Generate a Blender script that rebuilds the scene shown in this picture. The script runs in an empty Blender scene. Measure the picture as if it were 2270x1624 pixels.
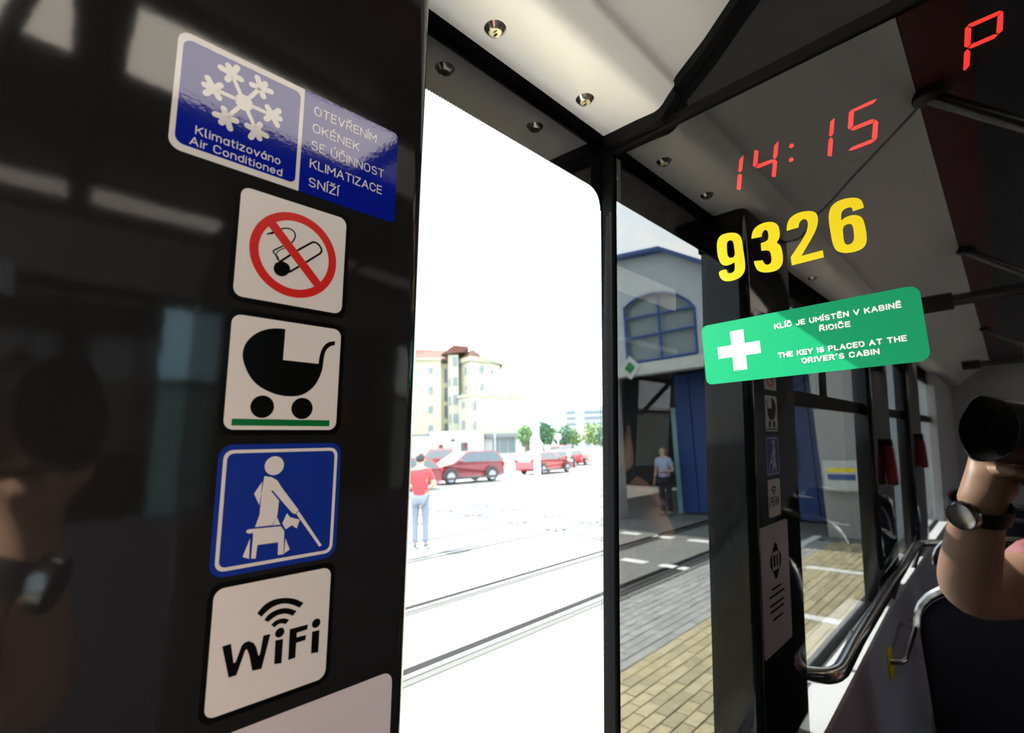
import bpy, bmesh, math, random
from mathutils import Vector, Matrix
from mathutils.geometry import tessellate_polygon
random.seed(7)
S = bpy.context.scene
COL = S.collection
R = math.radians
# ------------------------------------------------------------------ camera
# World: X = across the tram (to the right), Y = along the tram (towards the cab), Z = up.
# The lens is at the origin, 0.5 m behind the cab glass and 0.28 m from the pillar; street level is Z = -1.8.
cam_d = bpy.data.cameras.new('camera'); cam = bpy.data.objects.new('camera', cam_d); COL.objects.link(cam)
cam_d.sensor_width = 36.0; cam_d.lens = 1110.53/2270*36.0; cam_d.clip_start = 0.004; cam_d.clip_end = 3000
yaw, pitch, roll = R(44.30435), R(9.1546), R(-1.73813)
_d = Vector((-math.sin(yaw)*math.cos(pitch), math.cos(yaw)*math.cos(pitch), math.sin(pitch)))
_r0 = Vector((math.cos(yaw), math.sin(yaw), 0)); _u0 = _r0.cross(_d)
_r = _r0*math.cos(roll) + _u0*math.sin(roll); _u = _r.cross(_d)
CAM_AXES = (_r, _u, _d)
cam.matrix_world = Matrix(((_r.x, _u.x, -_d.x, 0), (_r.y, _u.y, -_d.y, 0), (_r.z, _u.z, -_d.z, 0), (0, 0, 0, 1)))
cam_d.dof.use_dof = True; cam_d.dof.focus_distance = 0.42; cam_d.dof.aperture_fstop = 9.0
S.camera = cam
# ------------------------------------------------------------------ world, sun, exposure
W = bpy.data.worlds.new('sky'); S.world = W; W.use_nodes = True
nt = W.node_tree; nt.nodes.clear()
def wn(t, **k):
    n = nt.nodes.new(t)
    for a, b in k.items(): setattr(n, a, b)
    return n
wo = wn('ShaderNodeOutputWorld'); bg = wn('ShaderNodeBackground'); tc = wn('ShaderNodeTexCoord')
nz = wn('ShaderNodeTexNoise'); nz.inputs['Scale'].default_value = 3.2; nz.inputs['Detail'].default_value = 5
mp = wn('ShaderNodeMapping'); mp.inputs['Scale'].default_value = (1, 1, 2.2)
rp = wn('ShaderNodeValToRGB'); rp.color_ramp.elements[0].position = .38; rp.color_ramp.elements[1].position = .6
rp.color_ramp.elements[0].color = (.62, .82, 1.0, 1); rp.color_ramp.elements[1].color = (1.0, 1.0, .98, 1)
bg.inputs['Strength'].default_value = 7.6
nt.links.new(tc.outputs['Generated'], mp.inputs['Vector']); nt.links.new(mp.outputs['Vector'], nz.inputs['Vector'])
nt.links.new(nz.outputs['Fac'], rp.inputs['Fac']); nt.links.new(rp.outputs['Color'], bg.inputs['Color']); nt.links.new(bg.outputs[0], wo.inputs[0])
sun_d = bpy.data.lights.new('sun', 'SUN'); sun = bpy.data.objects.new('sun', sun_d); COL.objects.link(sun)
sun_d.energy = 32.0; sun_d.angle = R(0.55); sun_d.color = (1.0, .96, .88)
sun.rotation_euler = Vector((1.0, 0.18, -1.06)).to_track_quat('-Z', 'Y').to_euler(); sun.location = (-20, -2, 20)
S.view_settings.view_transform = 'Standard'; S.view_settings.look = 'None'
S.view_settings.exposure = 0.0; S.view_settings.gamma = 1.0; S.view_settings.use_curve_mapping = False

# ------------------------------------------------------------------ materials
def mat(name, col, rough=.5, metal=0.0, ior=1.5, noise=None, bump=None, emit=None, spec=.5, coat=0):
    m = bpy.data.materials.new(name); m.use_nodes = True; t = m.node_tree; b = t.nodes['Principled BSDF']
    b.inputs['Base Color'].default_value = (*col, 1); b.inputs['Roughness'].default_value = rough
    b.inputs['Metallic'].default_value = metal; b.inputs['IOR'].default_value = ior
    b.inputs['Specular IOR Level'].default_value = spec; b.inputs['Coat Weight'].default_value = coat
    if noise or bump: c = t.nodes.new('ShaderNodeTexCoord')
    if noise:                                   # (scale, amount, second colour)
        n = t.nodes.new('ShaderNodeTexNoise'); n.inputs['Scale'].default_value = noise[0]; n.inputs['Detail'].default_value = 4
        r = t.nodes.new('ShaderNodeValToRGB'); r.color_ramp.elements[0].position = .35; r.color_ramp.elements[1].position = .68
        r.color_ramp.elements[0].color = (*col, 1); r.color_ramp.elements[1].color = (*noise[1], 1)
        t.links.new(c.outputs['Object'], n.inputs['Vector']); t.links.new(n.outputs['Fac'], r.inputs['Fac']); t.links.new(r.outputs['Color'], b.inputs['Base Color'])
    if bump:                                    # (scale, strength, distance)
        n = t.nodes.new('ShaderNodeTexNoise'); n.inputs['Scale'].default_value = bump[0]; n.inputs['Detail'].default_value = 2
        u = t.nodes.new('ShaderNodeBump'); u.inputs['Strength'].default_value = bump[1]; u.inputs['Distance'].default_value = bump[2]
        t.links.new(c.outputs['Object'], n.inputs['Vector']); t.links.new(n.outputs['Fac'], u.inputs['Height']); t.links.new(u.outputs['Normal'], b.inputs['Normal'])
    if emit: b.inputs['Emission Color'].default_value = (*emit[0], 1); b.inputs['Emission Strength'].default_value = emit[1]
    return m
def glass_mat(name, tint, ior, rough=0.0):
    """A clear pane: straight-through tinted light plus the mirror reflection of its polished face."""
    m = bpy.data.materials.new(name); m.use_nodes = True; t = m.node_tree; t.nodes.clear()
    o = t.nodes.new('ShaderNodeOutputMaterial'); mx = t.nodes.new('ShaderNodeMixShader'); f = t.nodes.new('ShaderNodeFresnel')
    a = t.nodes.new('ShaderNodeBsdfTransparent'); g = t.nodes.new('ShaderNodeBsdfGlossy')
    f.inputs['IOR'].default_value = ior; a.inputs['Color'].default_value = (*tint, 1); g.inputs['Roughness'].default_value = rough; g.inputs['Color'].default_value = (1, 1, 1, 1)
    t.links.new(f.outputs[0], mx.inputs[0]); t.links.new(a.outputs[0], mx.inputs[1]); t.links.new(g.outputs[0], mx.inputs[2]); t.links.new(mx.outputs[0], o.inputs[0])
    return m
def clear_mat(name):
    m = bpy.data.materials.new(name); m.use_nodes = True; t = m.node_tree; t.nodes.clear()
    o = t.nodes.new('ShaderNodeOutputMaterial'); a = t.nodes.new('ShaderNodeBsdfTransparent'); t.links.new(a.outputs[0], o.inputs[0]); return m
M = dict(
 black_gloss=mat('black_gloss', (.012, .012, .013), .06, ior=1.5, bump=(55, .03, .001)),
 black_panel=mat('black_panel', (.006, .006, .007), .07, ior=1.5),
 frit=mat('frit_enamel', (.004, .004, .005), .03, ior=1.75),
 rubber=mat('black_rubber', (.006, .006, .007), .5, spec=.12),
 black_matte=mat('black_matte', (.005, .005, .006), .8, spec=.05),
 cove=mat('cove_white', (.77, .745, .72), .35),
 st_white=mat('sticker_white', (.80, .785, .77), .32), st_black=mat('sticker_black', (.003, .003, .003), .18, spec=.25),
 st_red=mat('sticker_red', (.72, .012, .01), .3), st_green=mat('sticker_green', (0, .17, .035), .3),
 st_blue=mat('sticker_blue', (.004, .03, .32), .3), st_blue_gl=mat('sticker_blue_gloss', (.003, .012, .32), .06, bump=(420, .035, .0006)),
 st_white_gl=mat('sticker_white_gloss', (.80, .80, .79), .08, bump=(420, .035, .0006)),
 st_pale=mat('sticker_pale', (.70, .66, .70), .25),
 green_foil=mat('green_foil', (0, .30, .12), .4, spec=.3), foil_white=mat('foil_white', (.9, .9, .9), .35),
 yellow_foil=mat('yellow_foil', (.95, .72, .005), .35),
 led=mat('led_red', (.1, 0, 0), .4, emit=((1, .035, .03), 2.6)), led_off=mat('led_housing', (.005, .005, .006), .8, spec=.05),
 steel=mat('brushed_steel', (.62, .60, .56), .22, 1.0), brass=mat('lock_core', (.60, .54, .40), .3, 1.0), hole=mat('dark_slot', (.002, .002, .002), .9),
 lamp=mat('lamp_cover', (.9, .88, .8), .4, emit=((1.0, .90, .76), 6.2)),
 lamp_dim=mat('lamp_cover_dim', (.9, .88, .8), .4, emit=((1.0, .90, .78), 2.2)),
 red_ceiling=mat('red_laminate', (.07, .006, .006), .4), dark_ceiling=mat('charcoal_laminate', (.02, .022, .028), .4),
 side_grey=mat('violet_grey_laminate', (.46, .45, .53), .4), ledge=mat('ledge_white', (.82, .83, .84), .4),
 floor=mat('floor_vinyl', (.05, .05, .055), .5, noise=(40, (.08, .08, .085))),
 rail=mat('handrail_steel', (.66, .65, .63), .18, 1.0), rail_dark=mat('handrail_dark', (.10, .10, .10), .3, .6), clamp=mat('clamp_black', (.006, .006, .006), .5),
 seat_red=mat('seat_red', (.25, .012, .02), .4), seat_dark=mat('seat_fabric', (.010, .011, .02), .9), rear=mat('rear_panel_grey', (.42, .40, .42), .5),
 skin=mat('skin', (.52, .30, .20), .45), hair=mat('hair', (.02, .014, .01), .6), pink=mat('pink_striped_cotton', (.36, .10, .12), .8, noise=(60, (.5, .24, .25))),
 redshirt=mat('red_cotton', (.55, .035, .045), .8), jeans=mat('grey_denim', (.16, .18, .24), .9), darkcloth=mat('dark_cloth', (.02, .02, .025), .9), whitecloth=mat('white_cotton', (.8, .8, .8), .8), shoe=mat('shoe_grey', (.12, .13, .15), .7),
 cam_black=mat('camera_black', (.006, .006, .006), .35), cam_glass=mat('lens_glass', (.01, .012, .02), .02, ior=1.8), flash_lens=mat('flash_lens', (.5, .6, .65), .15),
 watch=mat('watch_steel', (.55, .55, .55), .2, 1.0), watch_face=mat('watch_face', (.02, .03, .05), .1), strap=mat('watch_strap', (.008, .008, .008), .5),
 clear=clear_mat('clear_face'), pane=glass_mat('tram_window_glass', (.94, .96, .95), 1.55), cabglass=glass_mat('cab_tinted_glass', (.55, .53, .53), 2.1))

# ------------------------------------------------------------------ mesh helpers
class MB:
    def __init__(s): s.v = []; s.f = []; s.m = []
    def add(s, v, f, mi=0):
        o = len(s.v); s.v += [tuple(p) for p in v]; s.f += [tuple(i+o for i in q) for q in f]; s.m += [mi]*len(f); return s
    def box(s, a, b, mi=0):
        (x0, y0, z0), (x1, y1, z1) = [min(p, q) for p, q in zip(a, b)], [max(p, q) for p, q in zip(a, b)]
        return s.add([(x0,y0,z0),(x1,y0,z0),(x1,y1,z0),(x0,y1,z0),(x0,y0,z1),(x1,y0,z1),(x1,y1,z1),(x0,y1,z1)], [(0,3,2,1),(4,5,6,7),(0,1,5,4),(1,2,6,5),(2,3,7,6),(3,0,4,7)], mi)
    def hexa(s, b4, t4, mi=0):
        return s.add(list(b4)+list(t4), [(0,3,2,1),(4,5,6,7),(0,1,5,4),(1,2,6,5),(2,3,7,6),(3,0,4,7)], mi)
    def tube(s, pts, r, n=10, cap=True):
        pts = [Vector(p) for p in pts]; rs = r if isinstance(r, (list, tuple)) else [r]*len(pts)
        o = []; prev = None
        for i, p in enumerate(pts):
            t = (pts[min(i+1, len(pts)-1)]-pts[max(i-1, 0)]).normalized()
            if prev is None: a = t.orthogonal().normalized()
            else: a = (prev-t*prev.dot(t)).normalized()
            prev = a; b = t.cross(a)
            o += [p+(a*math.cos(2*math.pi*k/n)+b*math.sin(2*math.pi*k/n))*rs[i] for k in range(n)]
        f = [(i*n+k, i*n+(k+1) % n, (i+1)*n+(k+1) % n, (i+1)*n+k) for i in range(len(pts)-1) for k in range(n)]
        if cap: f += [tuple(reversed(range(n))), tuple(range((len(pts)-1)*n, len(pts)*n))]
        return s.add(o, f)
    def lathe(s, prof, base=(0,0,0), axis=(0,0,1), n=20):
        base = Vector(base); ax = Vector(axis).normalized(); a = ax.orthogonal().normalized(); b = ax.cross(a); o = []
        for r, h in prof: o += [base+ax*h+(a*math.cos(2*math.pi*k/n)+b*math.sin(2*math.pi*k/n))*r for k in range(n)]
        m = len(prof)
        f = [(i*n+k, i*n+(k+1) % n, (i+1)*n+(k+1) % n, (i+1)*n+k) for i in range(m-1) for k in range(n)]
        if prof[0][0] > 1e-6: f.append(tuple(reversed(range(n))))
        if prof[-1][0] > 1e-6: f.append(tuple(range((m-1)*n, m*n)))
        return s.add(o, f)
    def poly(s, loops, frame, z0, z1, mi=0):
        """flat shape with holes on a frame (o, e1, e2, n), from height z0 to z1 above the plane"""
        o, e1, e2, nn = frame; flat = [p for l in loops for p in l]
        P = lambda p, z: o+e1*p[0]+e2*p[1]+nn*z
        tri = tessellate_polygon([[Vector((p[0], p[1], 0)) for p in l] for l in loops])
        v = [P(p, z1) for p in flat]; f = []
        for t in tri:
            a, b, c = [flat[i] for i in t]
            if (b[0]-a[0])*(c[1]-a[1])-(b[1]-a[1])*(c[0]-a[0]) < 0: t = (t[0], t[2], t[1])
            f.append(tuple(t))
        if z0 is not None:
            k = len(flat); v += [P(p, z0) for p in flat]; st = 0
            for l in loops:
                m = len(l); ar = sum(l[i][0]*l[(i+1) % m][1]-l[(i+1) % m][0]*l[i][1] for i in range(m))
                for i in range(m):
                    a, b = st+i, st+(i+1) % m
                    q = (a, a+k, b+k, b)
                    f.append(q if (ar > 0) == (l is loops[0]) else tuple(reversed(q)))
                st += m
        return s.add(v, f, mi)
    def build(s, name, m, parent=None, smooth=False, bevel=0, local=False):
        me = bpy.data.meshes.new(name); me.from_pydata(s.v, [], s.f)
        for x in (m if isinstance(m, (list, tuple)) else [m]): me.materials.append(x)
        if any(s.m): me.polygons.foreach_set('material_index', s.m)
        me.validate(); me.update()
        o = bpy.data.objects.new(name, me); COL.objects.link(o)
        if parent:
            o.parent = parent
            if not local: o.matrix_parent_inverse = parent_mat(parent).inverted()
        if smooth:
            bm = bmesh.new(); bm.from_mesh(me); bmesh.ops.remove_doubles(bm, verts=bm.verts, dist=1e-6); bmesh.ops.recalc_face_normals(bm, faces=bm.faces)
            for e in bm.edges:
                e.smooth = not (len(e.link_faces) == 2 and e.calc_face_angle(0) > R(38))
            for q in bm.faces: q.smooth = True
            bm.to_mesh(me); bm.free()
        if bevel:
            b = o.modifiers.new('bevel', 'BEVEL'); b.width = bevel; b.segments = 2; b.limit_method = 'ANGLE'; b.angle_limit = R(35)
        return o
def parent_mat(p):
    m = Matrix.Translation(p.location) @ p.rotation_euler.to_matrix().to_4x4()
    return (parent_mat(p.parent) @ p.matrix_parent_inverse @ m) if p.parent else m
def tag(o, label=None, cat=None, group=None, kind=None):
    if label: o['label'] = label
    if cat: o['category'] = cat
    if group: o['group'] = group
    if kind: o['kind'] = kind
    return o
def empty(name, loc=(0, 0, 0), rz=0.0):
    o = bpy.data.objects.new(name, None); COL.objects.link(o); o.location = loc; o.rotation_euler = (0, 0, rz); o.empty_display_size = .05; return o
def copy_tree(o, parent=None):
    c = o.copy(); COL.objects.link(c)
    if parent: c.parent = parent
    for ch in list(o.children): copy_tree(ch, c)
    return c
def arc(cx, cy, rx, ry, a0, a1, n=None):
    n = n or max(3, int(abs(a1-a0)/18)); return [(cx+rx*math.cos(R(a0+(a1-a0)*i/n)), cy+ry*math.sin(R(a0+(a1-a0)*i/n))) for i in range(n+1)]
def circle(cx, cy, r, n=36): return arc(cx, cy, r, r, 0, 360, n)[:-1]
def rrect(x0, y0, x1, y1, r, n=6):
    rr = r if isinstance(r, (list, tuple)) else [r]*4        # bl, br, tr, tl
    out = []
    for (cx, cy, a), q in zip(((x0, y0, 180), (x1, y0, 270), (x1, y1, 0), (x0, y1, 90)), rr):
        sx = 1 if a in (180, 90) else -1; sy = 1 if a in (180, 270) else -1
        if q <= 0: out.append((cx, cy)); continue
        out += arc(cx+sx*q, cy+sy*q, q, q, a, a+90, n)
    return out
RIB = 0
def ribbon(mb, pts, w, frame, z, close=False, mi=0, w_end=None):
    """a drawn line of width w: quads with round joins"""
    global RIB; RIB += 1; n = len(pts); z += .024*(RIB % 3)      # overlapping strokes lie on hair-thin separate levels
    for i in range(n-1):
        (x0, y0), (x1, y1) = pts[i], pts[i+1]; L = math.hypot(x1-x0, y1-y0)
        if L < 1e-9: continue
        h = w/2; nx, ny = -(y1-y0)/L*h, (x1-x0)/L*h
        mb.poly([[(x0-nx, y0-ny), (x1-nx, y1-ny), (x1+nx, y1+ny), (x0+nx, y0+ny)]], frame, None, z+.004*(i % 2), mi)
    for i, (x, y) in enumerate(pts): mb.poly([circle(x, y, w/2, 10)], frame, None, z+.008+.004*(i % 3), mi)

# ------------------------------------------------------------------ stroke lettering (cap height 10)
G = {}
def g(c, w, *pl): G[c] = (w, pl)
g('A', 7.2, [(0,0),(3.6,10),(7.2,0)], [(1.3,3.3),(5.9,3.3)])
g('B', 6.0, [(0,0),(0,10),(3.2,10)]+arc(3.2,7.6,2.4,2.4,90,-90)+[(0,5.2)], [(3.2,5.2)]+arc(3.4,2.6,2.6,2.6,90,-90)+[(0,0)])
g('C', 6.4, arc(3.2,6.8,3.2,3.2,15,180)+arc(3.2,3.2,3.2,3.2,180,345))
g('D', 6.2, [(0,0),(0,10),(2.8,10)]+arc(2.8,6.6,3.4,3.4,90,0)+arc(2.8,3.4,3.4,3.4,0,-90)+[(0,0)])
g('E', 5.4, [(5.4,10),(0,10),(0,0),(5.4,0)], [(0,5.2),(4.8,5.2)])
g('H', 6.2, [(0,0),(0,10)], [(6.2,0),(6.2,10)], [(0,5.2),(6.2,5.2)])
g('I', 0.0, [(0,0),(0,10)])
g('J', 4.6, [(4.6,10),(4.6,2.6)]+arc(2.3,2.6,2.3,2.6,0,-165))
g('K', 6.2, [(0,0),(0,10)], [(6,10),(0,3.6)], [(2.2,6.0),(6.2,0)])
g('L', 5.0, [(0,10),(0,0),(5,0)])
g('M', 7.8, [(0,0),(0,10),(3.9,3.6),(7.8,10),(7.8,0)])
g('N', 6.4, [(0,0),(0,10),(6.4,0),(6.4,10)])
g('O', 6.6, arc(3.3,6.7,3.3,3.3,0,180)+arc(3.3,3.3,3.3,3.3,180,360)+[(6.6,6.7)])
g('P', 6.0, [(0,0),(0,10),(3.2,10)]+arc(3.2,7.3,2.7,2.7,90,-90)+[(0,4.6)])
g('R', 6.2, [(0,0),(0,10),(3.2,10)]+arc(3.2,7.4,2.6,2.6,90,-90)+[(0,4.8)], [(3.0,4.8),(6.2,0)])
g('S', 5.9, arc(3,7.5,2.7,2.5,25,270)+arc(3,2.5,2.9,2.5,90,-155))
g('T', 6.4, [(0,10),(6.4,10)], [(3.2,10),(3.2,0)])
g('U', 6.2, [(0,10),(0,3.1)]+arc(3.1,3.1,3.1,3.1,180,360)+[(6.2,10)])
g('V', 6.8, [(0,10),(3.4,0),(6.8,10)])
g('Y', 6.8, [(0,10),(3.4,4.8),(6.8,10)], [(3.4,4.8),(3.4,0)])
g('Z', 5.8, [(0,10),(5.8,10),(0,0),(5.8,0)])
g('a', 5.0, arc(2.5,3.5,2.5,3.5,0,360), [(5,7),(5,0)])
g('d', 5.0, arc(2.5,3.5,2.5,3.5,0,360), [(5,10),(5,0)])
g('e', 5.0, [(0,3.7),(5,3.7)]+arc(2.5,3.5,2.5,3.5,5,320))
g('i', 0.0, [(0,0),(0,7)], [(0,9.3),(0,9.5)])
g('l', 1.4, [(0,10),(0,1.2),(.5,.2),(1.4,0)])
g('m', 8.4, [(0,0),(0,7)], [(0,4.6)]+arc(2.1,4.9,2.1,2.1,180,0)+[(4.2,0)], [(4.2,4.6)]+arc(6.3,4.9,2.1,2.1,180,0)+[(8.4,0)])
g('n', 4.8, [(0,0),(0,7)], [(0,4.6)]+arc(2.4,4.6,2.4,2.4,180,0)+[(4.8,0)])
g('o', 5.2, arc(2.6,3.5,2.6,3.5,0,360))
g('r', 2.8, [(0,0),(0,7)], [(0,4.4)]+arc(2.4,4.6,2.4,2.4,180,80))
g('t', 3.2, [(1.1,9.2),(1.1,1.4),(1.6,.3),(3.2,0)], [(0,7),(3.2,7)])
g('v', 5.2, [(0,7),(2.6,0),(5.2,7)])
g('z', 4.6, [(0,7),(4.6,7),(0,0),(4.6,0)])
g('\u00b4', 1.4, [(0,8.6),(1.4,10.4)])
def accent(c, base, kind, lower=False):
    w, pl = G[base]; cx = w/2; y = 8.6 if lower else 11.7
    a = [(cx-.4, y), (cx+1.0, y+1.7)] if kind == "'" else [(cx-1.7, y+1.6), (cx, y), (cx+1.7, y+1.6)]
    G[c] = (w, tuple(pl)+(a,))
for c, b, k in (('\u00cd','I',"'"),('\u00c9','E',"'"),('\u00da','U',"'"),('\u0158','R','v'),('\u010c','C','v'),('\u017d','Z','v'),('\u011a','E','v')): accent(c, b, k)
accent('\u00e1', 'a', "'", True)
def text_line(name, txt, x0, x1, y, cap, weight, frame, z, m, parent, gap=2.6, space=4.2):
    """lettering fitted between x0 and x1 on the frame; weight = stroke width in cap-height tenths"""
    x = 0; items = []
    for ch in txt:
        if ch == ' ': x += space; continue
        w, pl = G[ch]; items.append((x, pl)); x += w+gap
    tot = x-gap; sc = cap/10; k = (x1-x0-weight*sc)/tot; mb = MB()
    for ox, pl in items:
        for l in pl: ribbon(mb, [(x0+weight*sc/2+(ox+px)*k, y+weight*sc/2+py*(sc*(10-weight)/10)) for px, py in l], weight*sc, frame, z)
    return mb.build(name, m, parent)

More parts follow.
